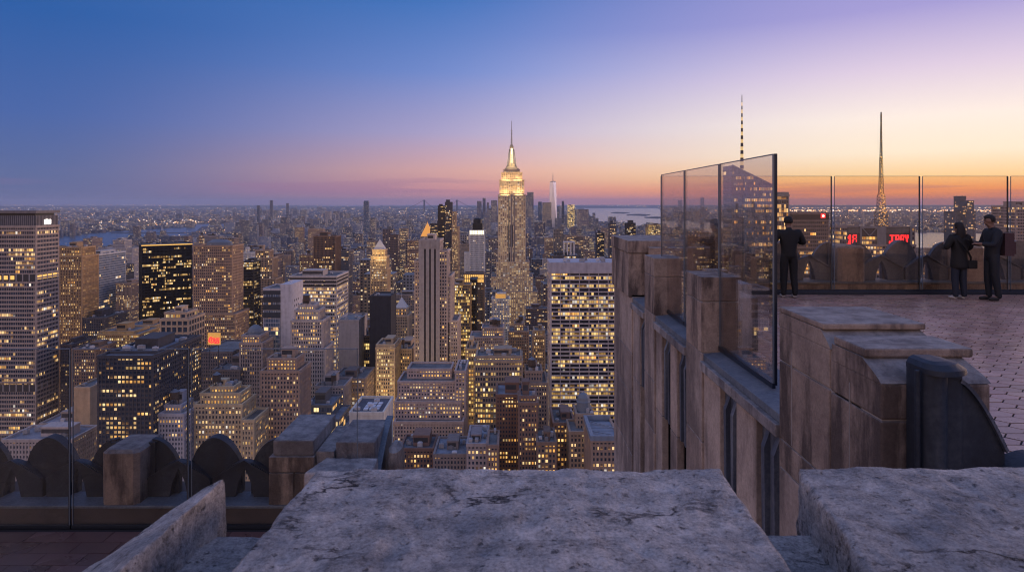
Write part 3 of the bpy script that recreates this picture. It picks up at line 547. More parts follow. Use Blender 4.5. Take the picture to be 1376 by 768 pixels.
H('stone_block', 'second golden lit block with a blue roof beside the golden courtyard block', 'office block', [(168, 208, 438, 620, 30)], 'busy', (.38, .28, .17), 460, 'the blue-roofed golden block', lit=40, roofcol=[.13, .17, .22])
H('stone_block', 'tan corner building with large square windows below the broad domed tower', 'office block', [(216, 253, 430, 470, 24), (222, 250, 421, 474, 16)], (4.2, 5.0, 1.0, .4, 1.5, .25, 'office_panes_dim', 'masonry', 2), (.36, .29, .22), 465, 'the big-windowed corner building', roofcol=[.16, .2, .26], lit=13)
H('beige_block', 'beige box with a blank sunset-facing side below the plain brown slab', 'office block', [(100, 121, 522, 400, 22)], 'blank', (.40, .31, .22), 560, 'the beige box', lit=0, pent=False)
H('flat_hall', 'wide low flat-roofed hall behind the left parapet', 'low building', [(4, 96, 592, 350, 22)], 'stone', (.36, .33, .33), 635, 'the flat-roofed hall', roofcol=[.24, .25, .28], units=12, pent=True)
H('low_block', 'low pale-roofed block with white roof gear left of the massive dark block', 'low building', [(54, 100, 570, 430, 30)], 'stone', (.28, .25, .24), 590, 'the pale-roofed low block', roofcol=[.3, .3, .34], lit=27)
H('low_block', 'low brown shop row with bright ground lights behind the flat-roofed hall', 'low building', [(100, 150, 562, 450, 30)], 'brown', (.22, .17, .13), 590, 'the bright shop row', lit=54, panes='panes_flood')
H('low_block', 'low white-roofed shed between the left stone block and the massive dark block', 'low building', [(150, 205, 578, 420, 34)], 'stone', (.34, .33, .34), 600, 'the white-roofed shed', roofcol=[.42, .43, .47], units=8)
H('grey_block', 'bluish grey office block with a stepped roof right of the massive dark block', 'office block', [(214, 247, 558, 335, 20), (222, 243, 546, 340, 12)], (1.6, 2.3, .75, .25, 1.0, .15, 'office_panes_dim', 'masonry'), (.34, .35, .40), 640, 'the bluish grey block', lit=40, tanks=1)
H('stone_tower', 'warm beige stepped building behind the pointed left parapet fins', 'apartment block', [(262, 325, 545, 345, 18), (325, 341, 566, 342, 20, 'g'), (270, 322, 530, 348, 14, 545), (284, 314, 521, 352, 9, 530)], 'stone', (.46, .36, .24), 640, 'the warm beige stepped building', lit=94, units=6, tanks=1)
H('brown_tower', 'brown apartment building with white cornice and square penthouse left of centre', 'apartment block', [(351, 402, 500, 365, 20), (360, 398, 483, 368, 13)], (1.7, 2.5, .85, .35, 1.15, .2, 'panes_stone_tower', 'masonry'), (.31, .235, .19), 620, 'the white-corniced brown building', lit=81, units=4)
r, T, c = H('stone_tower', 'slender old tower with a rounded cap beside the red and gold sign', 'office tower', [(323, 352, 462, 445, 20), (326, 349, 452, 447, 15)], 'gothic', (.28, .25, .25), 505, 'the round-capped old tower', pent=False, units=0, lit=27)
x0, x1, y0, y1, z0, z1 = T[1]; m = MB(); m.lathe((x0 + x1) / 2, (y0 + y1) / 2, [(5.4, z1), (5.2, z1 + 2.5), (4.2, z1 + 4.6), (2.4, z1 + 6.2), (.3, z1 + 7)], 14); part(r, m, 'round_cap', 'lead_roof')
H('glass_block', 'stepped blue glass block with thin lit ledges right of the white-corniced brown building', 'office block', [(411, 466, 585, 390, 34), (411, 455, 565, 394, 28), (411, 446, 546, 398, 22)], (1.6, 3.4, .18, .1, .5, .08, 'panes_blue_glass', 'panel_metal'), (.13, .15, .18), 600, 'the stepped blue glass block', lit=27, roofcol=[.2, .24, .3])
H('dark_block', 'dark grey terraced block behind the round-capped old tower', 'office block', [(270, 312, 474, 460, 40), (286, 322, 498, 440, 34, 'g')], 'brown', (.14, .13, .14), 510, 'the dark terraced block', units=6)
H('office_block', 'steep-roofed dark building with two rows of square lit windows below the blank grey block', 'office block', [(447, 490, 510, 445, 30)], (2.2, 3.0, .8, .3, 1.3, .2, 'office_panes_busy', 'masonry'), (.20, .17, .16), 560, 'the steep-roofed dark building', lit=40)
H('stone_block', 'grey stepped block between the grey gothic tower and the blue glass block', 'office block', [(424, 462, 520, 425, 22)], 'stone', (.28, .26, .27), 560, 'the grey stepped block', tanks=1, lit=16)
H('gold_tower', 'narrow old tower bathed in golden light below the golden pyramid-capped tower', 'office tower', [(506, 530, 468, 475, 26), (506.5, 529.5, 464, 476, 22)], 'gothic', (.36, .30, .22), 536, 'the narrow golden tower', lit=54, panes='panes_flood', units=1)
lamp('floodlight', (PX(519, 440), 430, 95), (PX(519, 475), 475, 135), (14, 6), 5e3, (1, .66, .34), 1.6)
H('stone_block', 'old brown block with lit windows between the golden and the striped towers', 'office block', [(529, 553, 470, 500, 40)], 'stone', (.30, .25, .2), 520, 'the old brown block', lit=32, tanks=1)
H('office_block', 'dark slab with bright yellow rows left of the narrow golden tower', 'office block', [(484, 506, 452, 540, 30)], 'officegold', (.15, .13, .11), 540, 'the yellow-row dark slab')
H('stone_block', 'broad pale stone building with stepped terraces and rows of tiny lit windows', 'office block', [(530, 622, 568, 372, 34), (531, 619, 541, 378, 28), (535, 612, 514, 383, 22), (548, 606, 497, 392, 16), (612, 625, 500, 380, 26, 'g')], (1.7, 2.15, .85, .3, 1.1, .2, 'office_panes_busy', 'masonry'), (.34, .29, .28), 605, 'the broad terraced building', lit=95, units=6, panes='office_panes_busy')
r, T, c = H('white_block', 'plain white block with a dark roof and one row of slit windows', 'low building', [(470, 515, 556, 300, 24)], 'blank', (.50, .46, .45), 608, 'the plain white block', pent=False, units=4, roofcol=[.11, .11, .13])
x0, x1, y0, y1, z0, z1 = T[0]; m = MB(); m.col = (.03, .03, .04)
for j in (0, 1): [m.box(x0 + 2 + i * 3.6, x0 + 4.3 + i * 3.6, y0 - .2, y0, z1 - 5 - j * 6.6, z1 - 4.2 - j * 6.6, skip='b') for i in range(4)]
part(r, m, 'slit_window', 'panel_metal')
m = MB(); m.col = (.6, .62, .66); [m.box(x0 + 5 + (i % 3) * 2.6, x0 + 7 + (i % 3) * 2.6, y0 + 5 + (i // 3) * 4, y0 + 8 + (i // 3) * 4, z1 + .1, z1 + .7) for i in range(9)]; part(r, m, 'skylight', 'panel_metal')
H('office_block', 'long office building with three bright yellow rows right of the broad terraced building', 'office block', [(638, 702, 486, 400, 26), (640, 700, 480, 404, 18)], (1.6, 3.2, .55, .25, 1.4, .2, 'office_panes_gold', 'masonry'), (.28, .23, .18), 590, 'the long yellow-row building', lit=95, units=10)
H('office_block', 'golden lit slab between the broad terraced building and the long yellow-row building', 'office block', [(626, 640, 470, 450, 24)], 'busy', (.36, .28, .18), 600, 'the golden lit slab', lit=27, panes='office_panes_gold')
H('brick_block', 'dark red brick building with a grey roof below the long yellow-row building', 'apartment block', [(667, 702, 532, 352, 22)], (1.5, 2.3, .75, .25, 1.1, .15, 'office_panes_dim', 'masonry'), (.15, .095, .075), 625, 'the dark red brick building', lit=32, roofcol=[.24, .26, .3])
H('brick_block', 'stepped dark brick building with a white band right of the dark red brick building', 'apartment block', [(697, 722, 543, 330, 20), (699, 720, 534, 334, 13)], (1.6, 2.4, .75, .25, 1.1, .15, 'office_panes', 'masonry'), (.17, .12, .10), 628, 'the white-banded brick building', lit=40, roofcol=[.28, .3, .34])
H('stone_block', 'rose grey block with a blank upper box below the small white gridded tower', 'office block', [(632, 676, 454, 560, 26), (648, 676, 441, 566, 18)], 'stone', (.34, .29, .29), 480, 'the rose grey block', lit=40, tanks=2)
H('masonry_tower', 'brown spiky-roofed tower right of the rose grey block', 'office tower', [(684, 710, 446, 600, 24), (692, 703, 436, 604, 14)], 'gothic', (.26, .2, .16), 480, 'the spiky-roofed tower', lit=21, tanks=1)
H('masonry_tower', 'slim brown tower with a lit front left of the broad white gridded slab', 'office tower', [(717, 732, 452, 560, 22), (718, 731, 445, 562, 18)], 'gothic', (.32, .24, .16), 486, 'the slim brown tower', panes='office_panes_busy', units=1)
H('brown_block', 'brown masonry block with rooftop boxes left of the broad white gridded slab', 'office block', [(702, 735, 516, 395, 26), (706, 728, 500, 400, 16)], 'brown', (.24, .19, .16), 562, 'the roof-boxed brown block', units=6, tanks=1)
H('low_block', 'grey flat-roofed low building with a domed skylight at the lower middle', 'low building', [(628, 654, 598, 318, 26)], 'stone', (.28, .26, .28), 632, 'the skylit low building', roofcol=[.3, .33, .38], units=7)
H('low_block', 'cluttered low dark roof left of the skylit low building', 'low building', [(583, 627, 612, 326, 24)], 'brown', (.2, .18, .18), 632, 'the cluttered dark roof', units=9, roofcol=[.2, .22, .26])
H('low_block', 'low brown building with two roof sheds below the broad terraced building', 'low building', [(538, 582, 604, 340, 20)], 'brown', (.18, .12, .1), 632, 'the two-shed low building', units=8, lit=13, roofcol=[.12, .13, .15])
H('low_block', 'narrow brown building with bright windows right of the skylit low building', 'low building', [(655, 669, 600, 312, 20)], 'brown', (.2, .15, .13), 632, 'the narrow bright-windowed building', lit=16)
H('low_block', 'small dark terrace house with white roof units below the white gridded slab', 'low building', [(722, 747, 596, 318, 20)], 'brown', (.17, .13, .11), 632, 'the white-unit terrace house', units=7, lit=18)
H('low_block', 'dark brick block directly under the broad white gridded slab', 'low building', [(744, 772, 570, 345, 26)], 'brown', (.2, .14, .12), 632, 'the dark brick block', units=6, lit=27)
r, T, c = H('domed_block', 'old brown building carrying a small domed turret in front of the white gridded slab', 'office block', [(766, 786, 582, 322, 18), (775, 797, 558, 330, 14, 'g')], 'brown', (.24, .2, .17), 632, 'the turreted brown building', pent=False, units=2, lit=13)
x0, x1, y0, y1, z0, z1 = T[1]; m = MB(); mx, my = (x0 + x1) / 2, (y0 + y1) / 2; m.lathe(mx, my, [(3.6, z1), (3.4, z1 + 5), (3.7, z1 + 5.2), (3.3, z1 + 5.6), (3.0, z1 + 7.4), (1.9, z1 + 9), (.3, z1 + 9.8)], 14); part(r, m, 'turret', 'lead_roof')
# long glass-roofed block
r, T, c = H('glass_roofed_block', 'long brown block with a blue glass roof frame beside our facade', 'low building', [(795, 832, 592, 290, 28)], 'brown', (.24, .19, .16), 632, 'the glass-roofed block', pent=False, units=0, roofcol=[.12, .14, .17])
x0, x1, y0, y1, z0, z1 = T[0]; m = MB(); m.col = (.20, .25, .32); m.box(x0 - .6, x0 + 1, y0 - .6, y1, z1 + .2, z1 + 2.4); m.box(x0 + 1, x1, y0 - .6, y0 + .8, z1 + .2, z1 + 2.4); m.box(x0 + 1, x1, y1 - 1, y1, z1 + .2, z1 + 2.4); m.bar((x0 + 1, y1 - 6, z1 + 1.6), (x1, y0 + 12, z1 + 1.6), .4); m.bar((x0 + 1, y0 + 8, z1 + 1.6), (x1, y0 + 2, z1 + 1.6), .4); part(r, m, 'roof_frame', 'panel_metal')
m = MB(); m.col = (.20, .24, .30); [m.box(x0 + 1.4, x1 - .4, y0 + 1.4 + i * 4.4, y0 + 5.4 + i * 4.4, z1 + .5, z1 + .7) for i in range(5)]; part(r, m, 'glass_roof', 'panel_metal')
# red and gold sign
t = empty('billboard', (PX(298.5, 440), 428, PZ(465, 428)), label='gold billboard with red lettering in front of the broad domed tower', cat='billboard')
m = MB(); w_ = PX(307, 428) - PX(290, 428); h_ = PZ(446, 428) - PZ(462, 428); m.box(-w_ / 2, w_ / 2, 0, .5, 1, 1 + h_); part(t, m, 'board', 'gold_board')
m = MB(); [m.bar((sx * w_ * .35, .25, -14), (sx * w_ * .35, .25, 1), .4) for sx in (-1, 1)]; part(t, m, 'support_post', 'dark_steel')
m = MB(); u = w_ / 17
def glyph(mb, rows, x, z, c, y0, y1, cz=None):
    cz = cz or c
    for j, rw in enumerate(rows):
        for i, ch in enumerate(rw):
            if ch == '#': mb.box(x + i * c, x + (i + 1) * c, y0 - .001 * (i % 2), y1, z - (j + 1) * cz, z - j * cz)
glyph(m, ['..###..........', '.##.#####.#####', '.#..#.#.#.#.#..', '##.##.#####.###', '##..#..##.####.', '.###.###.##..##', '....#...######.'], -w_ / 2 + u, 1 + h_ * .66, u, -.25, 0, u * 1.25); part(t, m, 'red_lettering', 'red_lamp')

# right of our deck: angular glass tower, dark slab, sign tower
d = 420; xa, xb, xc = PX(984, d), PX(1041, d), PX(1063, d)
t = empty('crystal_tower', (xa, d, 0), label='angular glass tower with a slanting lit crown and a tall banded mast', cat='skyscraper')
zl, zr = PZ(222, d), PZ(250, d); g = MB(); w = MB(); W_ = xb - xa; nb, nf = 24, 80; fh = zl / nf; dp = 18
def slant_face(y, sgn):
    for i in range(nb):
        x_0, x_1 = i * W_ / nb, (i + 1) * W_ / nb; za, zb = zl + (zr - zl) * i / nb, zl + (zr - zl) * (i + 1) / nb
        q = [(x_0, y, 0), (x_1, y, 0), (x_1, y, zb), (x_0, y, za)]; uv = [(i, 0), (i + 1, 0), (i + 1, zb / fh), (i, za / fh)]
        g.face(q if sgn < 0 else q[::-1], uv if sgn < 0 else uv[::-1])
slant_face(0, -1); slant_face(dp, 1)
g.face([(0, dp, 0), (0, 0, 0), (0, 0, zl), (0, dp, zl)], [(300, 0), (310, 0), (310, nf), (300, nf)]); g.face([(W_, 0, 0), (W_, dp, 0), (W_, dp, zr), (W_, 0, zr)], [(400, 0), (410, 0), (410, zr / fh), (400, zr / fh)])
g.face([(0, 0, zl), (W_, 0, zr), (W_, dp, zr), (0, dp, zl)])
o = g.build('windows', 'panes_blue_glass', t); o['kind'] = 'stuff'
w.col = (.20, .22, .27)
for j in range(nf):
    z = j * fh; xe = W_ if z + 1.6 < zr else W_ * (z + 1.6 - zl) / (zr - zl)
    w.box(-.12, xe + .12, -.18, 0, z, z + 1.5, skip='b'); w.box(-.2, 0, 0, dp, z, z + 1.5, skip='r')
for i in range(nb + 1): x = i * W_ / nb; z = zl + (zr - zl) * i / nb; w.box(x - .12, x + .12, -.3, 0, 0, z, skip='b')
m = MB(); w.bar((0, -.1, zl), (W_, -.1, zr), .8); w.build('wall', 'panel_metal', t)
k = MB(); rr = random.Random(5)
for j in range(nf):
    z = j * fh
    for i in range(nb):
        zt = zl + (zr - zl) * (i + 1) / nb
        if z + fh > zt - .3: continue
        top = zt - z < 9 and j % 2; band = PZ(283, d) < z < PZ(272, d)
        pr = .8 if top else (.95 if band and i > 6 else (.22 if z > PZ(270, d) else (.50 if 10 < i and j % 2 else .08)))
        if i < 3 and z < PZ(255, d) and z > PZ(306, d): pr = .8 if i > 0 and j % 2 else .05
        if rr.random() < pr: p = bpy.data.objects.new('window', PANE); COL.objects.link(p); p.parent = t; p.location = ((i + .5) * W_ / nb, -.05, z + 1.55 + (fh - 1.6) / 2); p.scale = (W_ / nb - .35, 1, fh - 1.75); p['keep'] = rr.random()
lob = [o for o in t.children if o.name.startswith('window.') or o.name == 'window']
lob = [o for o in lob if 'keep' in o.keys()]
# beyond a hundred lit panes the rest become one mesh
lob.sort(key=lambda o: (o.location.z < PZ(335, d), o['keep']))
rest = lob[95:]; mm = MB()
for o in lob: del o['keep']
for o in rest:
    x, y, z = o.location; sx, _, sz = o.scale; mm.box(x - sx / 2, x + sx / 2, y - .05, y + .03, z - sz / 2, z + sz / 2); bpy.data.objects.remove(o)
if rest: o = mm.build('lit_windows', 'window_light', t); o['kind'] = 'stuff'
mast = PX(997, d + 10) - xa
m = MB()
for i in range(22):
    za, zb = PZ(236, d) + i * (PZ(124, d) - PZ(236, d)) / 22, PZ(236, d) + (i + 1) * (PZ(124, d) - PZ(236, d)) / 22
    ra, rb = 1.35 - 1.15 * i / 22, 1.35 - 1.15 * (i + 1) / 22
    m.frustum(m.ring(mast, 10, za, ra, 6), m.ring(mast, 10, zb, rb, 6), 1 if i % 2 and i < 20 else 0)
plain('mast_lamp', (.5, .4, .25), .5, 0, (1, .66, .25), .62)
part(t, m, 'mast', ['spire_dark', 'mast_lamp'])
HEROES.append((968, 1063, 219, 420, d, 'the angular glass tower')); RECTS.append((xa - 4, xc + 6, d - 4, d + 60))
d2 = 452; g = MB(); za, zb = PZ(262, d2), PZ(258, d2); xs = PX(1034, d2) - xa; xe = PX(1059, d2) - xa; xf = PX(1063, d2) - xa
H('glass_wing', 'lower glass wing with a lit crown between the angular tower and the dark flat slab', 'office tower', [(1030, 1060, 263, 460, 24), (1032, 1059, 260, 461, 20)], 'blue', (.22, .24, .28), 420, 'the lower glass wing', panes='office_panes_busy', units=0, pent=False, lit=67)
r, T, c = H('flat_slab', 'dark flat slab with a red lamp sign at its top corner behind the standing man', 'office tower', [(1064, 1113, 287, 480, 22)], 'office', (.16, .15, .17), 420, 'the dark flat slab', panes='office_panes', units=2, pent=False, lit=81)
x0, x1, y0, y1, z0, z1 = T[0]; m = MB(); m.col = (.05, .05, .055); m.box(x0 - .4, x1 + .4, y0 - .45, y1 + .4, z1 - 4, z1 + 1.2); part(r, m, 'dark_top_band', 'panel_metal')
zz = PZ(290, 480); m = MB(); cxx = PX(1105.5, 480) - c[0]; m.box(cxx - 1.6, cxx + 1.6, y0 - .8, y0 - .5, zz - 1.6, zz + 1.6); part(r, m, 'red_sign', 'red_lamp'); m = MB(); m.lathe(0, 0, [(.8, 0), (.8, .25)], 14); m.v = [(x + cxx, y0 - .8 - z, y + zz) for x, y, z in m.v]; part(r, m, 'sign_lamp', 'white_lamp')
r, T, c = H('sign_tower', 'broad tower with two red lit signs and a tall lattice mast on top', 'skyscraper', [(1137, 1230, 330, 520, 40), (1139, 1229, 306, 522, 34)], (2.4, 3.9, .5, .25, 1.4, .2, 'office_panes', 'panel_metal'), (.20, .20, .24), 420, 'the red-signed tower', pent=False, units=6, lit=54)
x0, x1, y0, y1, z0, z1 = T[1]; q = lambda px: PX(px, 521) - c[0]; zq = lambda py: PZ(py, 521)
m = MB(); m.col = (.06, .065, .08); m.box(q(1139), q(1155), y0 - 1.4, y0 - .4, zq(331), zq(305)); m.box(q(1190), q(1222), y0 - 1.4, y0 - .4, zq(332), zq(305)); m.box(q(1158), q(1178), y0 - 1.2, y0 - .4, zq(318), zq(306)); part(r, m, 'sign_backing', 'panel_metal')
m = MB(); m.col = (.22, .24, .29)
for a, b in ((1155, 1157.5), (1178, 1190), (1222, 1225)): m.box(q(a), q(b), y0 - 2, y0 - .3, zq(332), zq(304))
m.box(q(1155), q(1179), y0 - 1.9, y0 - .3, zq(306.5), zq(304.3)); m.bar((q(1158), y0 - 1.5, zq(306)), (q(1168), y0 - 1.5, zq(317)), .7); m.bar((q(1178), y0 - 1.5, zq(306)), (q(1168), y0 - 1.5, zq(317)), .7); m.col = (.4, .4, .42)
for i in range(12): m.box(q(1140) + i * .75, q(1140) + i * .75 + .15, y0 - 1.55, y0 - 1.4, zq(313), zq(306)); 
for i in range(22): m.box(q(1191) + i * .83, q(1191) + i * .83 + .15, y0 - 1.55, y0 - 1.4, zq(313), zq(306))
part(r, m, 'sign_frame', 'panel_metal')
cu_ = (q(1151) - q(1138)) / 13
m = MB(); glyph(m, ['..##...#####', '.###..##...#', '##.#..##...#', '.###...####.', '..##..##...#', '.###..##...#', '.###..##...#', '####...####.'], q(1138.6), zq(315), cu_, y0 - 1.9, y0 - 1.5, cu_ * 1.6); part(r, m, 'red_lettering', 'red_lamp')
cu_ = (q(1219) - q(1194)) / 24
m = MB(); glyph(m, ['.######.#####..####.##.##', '...##...##..#.##..#.##.##', '...##...##..#.##..#..####', '...##...#####.#####...##.', '...##...##....##..#...##.', '##.##...##....##..#...##.', '##.##...##....##..#...##.', '####....##....##..#...##.'], q(1194), zq(315.3), cu_, y0 - 1.9, y0 - 1.5, cu_ * 1.6); part(r, m, 'red_lettering', 'red_lamp')
m = MB(); l = MB(); my = y0 + 8; mx = PX(1184, my + c[1]) - c[0]; zb_, zt_ = zq(304), zq(152); rr = random.Random(9)
def hw(f): return max(.34, (3.6 if f < .14 else (2.6 if f < .28 else 1.8 - 1.0 * (f - .28))) * (1 - .76 * f))
N_ = 34
for i in range(N_):
    f0, f1 = i / N_, (i + 1) / N_; a, b = hw(f0), hw(f1); z0_, z1_ = zb_ + (zt_ - zb_) * f0, zb_ + (zt_ - zb_) * f1
    cs = ((-1, -1), (1, -1), (1, 1), (-1, 1)); th = .32 if f0 < .6 else .2
    for k_ in range(4):
        (sx, sy), (tx, ty) = cs[k_], cs[(k_ + 1) % 4]
        m.bar((mx + sx * a, my + sy * a, z0_), (mx + sx * b, my + sy * b, z1_), th); m.bar((mx + sx * a, my + sy * a, z0_), (mx + tx * b, my + ty * b, z1_), th * .7); m.bar((mx + sx * a, my + sy * a, z0_), (mx + tx * a, my + ty * a, z0_), th * .8)
    for _ in range(10 if f0 < .3 else (4 if f0 < .62 else 1)):
        px_, pz_ = mx + rr.uniform(-1.1, 1.1) * a, rr.uniform(z0_, z1_); l.box(px_ - .2, px_ + .2, my - a - .4, my - a, pz_ - .22, pz_ + .22)
m.bar((mx, my, zb_ + (zt_ - zb_) * .55), (mx, my, zt_ + 2), .7)
part(r, m, 'lattice_mast', 'spire_dark'); o = part(r, l, 'mast_lights', 'amber_lamp'); o['kind'] = 'stuff'
m = MB(); m.bar((q(1165), y0 + 4, z1), (q(1165), y0 + 4, zq(285)), .9); part(r, m, 'whip_aerial', 'spire_pale'); m = MB(); m.bar((q(1202), y0 + 4, z1), (q(1202), y0 + 4, zq(286)), .7); part(r, m, 'whip_aerial', 'spire_pale')
H('far_tower', 'distant dark glass tower, taller of two joined towers behind the woman', 'skyscraper', [(1284, 1311, 284, 1500, 40), (1291, 1298, 264, 1510, 24)], 'blue', (.10, .11, .14), 325, 'the taller far glass tower', pent=False)
H('far_tower', 'distant dark glass tower, shorter of two joined towers behind the woman', 'skyscraper', [(1299.5, 1308.5, 270, 1480, 24)], 'blue', (.07, .08, .1), 325, 'the shorter far glass tower', pent=False)
H('edge_tower', 'tall grey tower with bright yellow rows at the right edge', 'office tower', [(1365, 1400, 278, 600, 30)], 'office', (.26, .25, .28), 420, 'the right-edge tower', panes='office_panes', lit=27)

# far landmarks
def far(name, label, cat, px0, px1, yt, d, wall, short=None, mat='far_facade', dp=None, top=None, yb=300):
    x0, x1, zt = PX(px0, d), PX(px1, d), PZ(yt, d); dp = dp or (x1 - x0) * .8; rr = random.Random(int(px0 * 10)); m = MB(); m.col = wall
    kx, ky, nf = max(2, int((x1 - x0) / 4)), max(2, int(dp / 4)), max(3, int(zt / 4.2)); u, v = rr.randrange(900), rr.randrange(900)
    X0, X1, Y0, Y1 = -(x1 - x0) / 2, (x1 - x0) / 2, -dp / 2, dp / 2
    for a, b, k in (((X0, Y0), (X1, Y0), kx), ((X1, Y0), (X1, Y1), ky), ((X1, Y1), (X0, Y1), kx), ((X0, Y1), (X0, Y0), ky)):
        m.face([(*a, 0), (*b, 0), (*b, zt), (*a, zt)], [(u, v), (u + k, v), (u + k, v + nf), (u, v + nf)]); u += 40
    m.face([(X0, Y0, zt), (X1, Y0, zt), (X1, Y1, zt), (X0, Y1, zt)])
    if top: w_ = X1 * top[0]; m.box(-w_, w_, -dp * .3, dp * .3, zt, zt + top[1])
    o = m.build(name, mat); o.location = ((x0 + x1) / 2, d + dp / 2, 0); tag(o, label, cat); HEROES.append((px0, px1, yt, yb, d, short)); RECTS.append((x0 - 4, x1 + 4, d - 4, d + dp + 4)); return o
far('slim_tower', 'lone blue needle tower with a lit top far out left of centre', 'skyscraper', 488.5, 495, 271, 5200, (.10, .14, .22), 'the lone blue needle', yb=312, top=(.9, 8))
far('far_tower', 'far slim tower, highest of the little cluster above the lone ribbed brown tower', 'apartment tower', 362.5, 366, 269, 7600, (.12, .13, .18), 'the far cluster tower')
far('far_tower', 'far dark tower left of the highest one in the little distant cluster', 'apartment tower', 345, 348.5, 276, 7000, (.10, .12, .17), 'the far dark tower')
far('far_tower', 'far pale tower with a bright top at the right of the distant cluster', 'apartment tower', 437, 444, 284, 6600, (.4, .36, .36), 'the far pale tower', 'far_facade_busy')
far('far_tower', 'far grey tower right of the highest one in the little distant cluster', 'apartment tower', 384.5, 387.5, 273, 8000, (.13, .14, .2), 'the far grey tower')
for i, (a, b, yt, dd, col, mt, lb) in enumerate((
    (641, 647, 270, 5600, (.2, .2, .26), 0, 'pale downtown tower at the left end of the row left of the spired skyscraper'), (648.5, 652.5, 266, 5700, (.17, .17, .22), 0, 'tall dark downtown tower, one of two peaks left of the spired skyscraper'),
    (654, 657, 272, 5500, (.24, .22, .26), 0, 'low grey downtown tower in the gap between the two left peaks'), (660, 668, 269, 5600, (.2, .18, .22), 1, 'broad downtown tower touching the left flank of the spired skyscraper'),
    (706, 711, 262, 5600, (.2, .19, .22), 1, 'pink-grey downtown tower touching the right flank of the spired skyscraper'), (708.5, 717, 258, 5500, (.2, .18, .2), 1, 'flat-topped tall downtown tower right of the spired skyscraper'),
    (723, 728, 271, 5700, (.14, .19, .28), 0, 'thin blue downtown tower left of the tapering glass tower'), (729, 741, 272, 5400, (.36, .28, .2), 1, 'broad golden-lit downtown block below the tapering glass tower'),
    (752, 754.5, 276, 5400, (.42, .46, .56), 0, 'thin pale blue slab right of the tapering glass tower'), (755, 758, 270, 5500, (.06, .07, .1), 0, 'thin black downtown tower right of the tapering glass tower'),
    (763, 772, 275, 5300, (.5, .38, .14), 2, 'bright gold downtown block right of the thin black tower'), (776, 791, 281, 5100, (.24, .19, .2), 1, 'broad dull brown block at the right end of downtown'),
    (796.5, 800, 286, 5000, (.17, .18, .23), 0, 'last small grey tower where downtown meets the harbour'))):
    far('downtown_tower', lb, 'skyscraper', a, b, yt, dd, col, lb.split(' downtown')[0], ('far_facade', 'far_facade_busy', 'office_panes_gold')[mt], yb=290)
d = 5600; m = MB(); x0 = PX(743, d); w_ = 5 * d / F; zb_, zt_ = 56, PZ(244.5, d)
a = [(-w_, -w_, 56), (w_, -w_, 56), (w_, w_, 56), (-w_, w_, 56)]; m.frustum([(x, y, 0) for x, y, _ in a], a, 0, False)
h = w_ * .72; b = [(0, -h * 1.2, zt_), (h * 1.2, 0, zt_), (0, h * 1.2, zt_), (-h * 1.2, 0, zt_)]; n = 4
for i in range(4): j = (i + 1) % 4; m.face([a[i], a[j], b[i]]); m.face([a[j], b[j], b[i]])
m.face(b); n_ = NT('mirror_glass'); n_.set(col=(.88, .88, .92, 1), rough=.25, metal=.55); MAT['mirror_glass'] = n_.m
t = empty('tapering_tower', (x0, d, 0), label='tapering mirror glass tower, tallest of downtown, with a thin aerial', cat='skyscraper'); part(t, m, 'glass_shaft', 'mirror_glass')
m = MB(); m.lathe(0, 0, [(22, zt_), (22, zt_ + 6), (3, zt_ + 8), (2.5, PZ(238, d)), (.8, PZ(231, d))], 10); part(t, m, 'aerial', 'steel_grey'); HEROES.append((738, 748, 238, 290, d, 'the tapering mirror tower')); RECTS.append((x0 - 40, x0 + 40, d - 40, d + 40))
for a, yt, lb, s_ in ((914.5, 269, 'broad far tower across the river seen through the tall glass', 5), (944, 265.5, 'slim tallest tower across the river seen through the tall glass', 4)): far('far_tower', lb, 'apartment tower', a - s_ / 2, a + s_ / 2, yt, 6500, (.12, .13, .18), lb, yb=292)
for px_, lb in ((571, 'left portal tower of the far suspension bridge on the horizon'), (614, 'right portal tower of the far suspension bridge on the horizon')): pass
dd = 16000; t = empty('suspension_bridge', (PX(592, dd), dd, 0), label='hair-thin suspension bridge on the horizon left of the spired skyscraper', cat='bridge'); s_ = PX(614, dd) - PX(592, dd)
for sx in (-1, 1): m = MB(); m.col = (.1, .1, .12); [m.box(sx * s_ - 16, sx * s_ + 16, y, y + 12, 0, PZ(268.5, dd)) for y in (-20, 20)]; m.box(sx * s_ - 15, sx * s_ + 15, -8, 20, PZ(270, dd), PZ(269, dd)); part(t, m, 'portal_tower', 'dark_steel')
m = MB(); m.box(-s_ * 2.6, s_ * 2.6, -12, 32, 70, 84); part(t, m, 'bridge_deck', 'dark_steel'); m = MB()
for k in range(-24, 24):
    f = lambda q_: 90 + (PZ(268.5, dd) - 90) * min(1, (abs(q_) / 10) ** 2) if abs(q_) <= 10 else 90 + (PZ(268.5, dd) - 90) * max(0, 1 - (abs(q_) - 10) / 14) ** 1.5
    m.bar((s_ * k / 10, 5, f(k)), (s_ * (k + 1) / 10, 5, f(k + 1)), 8)
part(t, m, 'main_cable', 'dark_steel')
dd = 4700; t = empty('river_bridge', (PX(205, dd), dd, 0), label='grey suspension bridge across the left river with two lattice towers', cat='bridge')
for px_ in (182, 218):
    m = MB(); x = PX(px_, dd) - PX(205, dd); zt = PZ(306, dd)
    for sx in (-1, 1): m.bar((x + sx * 7, 0, 0), (x + sx * 4, 0, zt), 3.6)
    for k in range(4): m.bar((x - 6, 0, zt * (k + .5) / 4.3), (x + 6, 0, zt * (k + .8) / 4.3), 2)
    m.box(x - 6, x + 6, -2, 2, zt - 4, zt); part(t, m, 'lattice_tower', 'spire_pale')
m = MB(); m.box(PX(150, dd) - PX(205, dd), PX(262, dd) - PX(205, dd), -6, 6, 38, 43); part(t, m, 'bridge_deck', 'dark_steel')

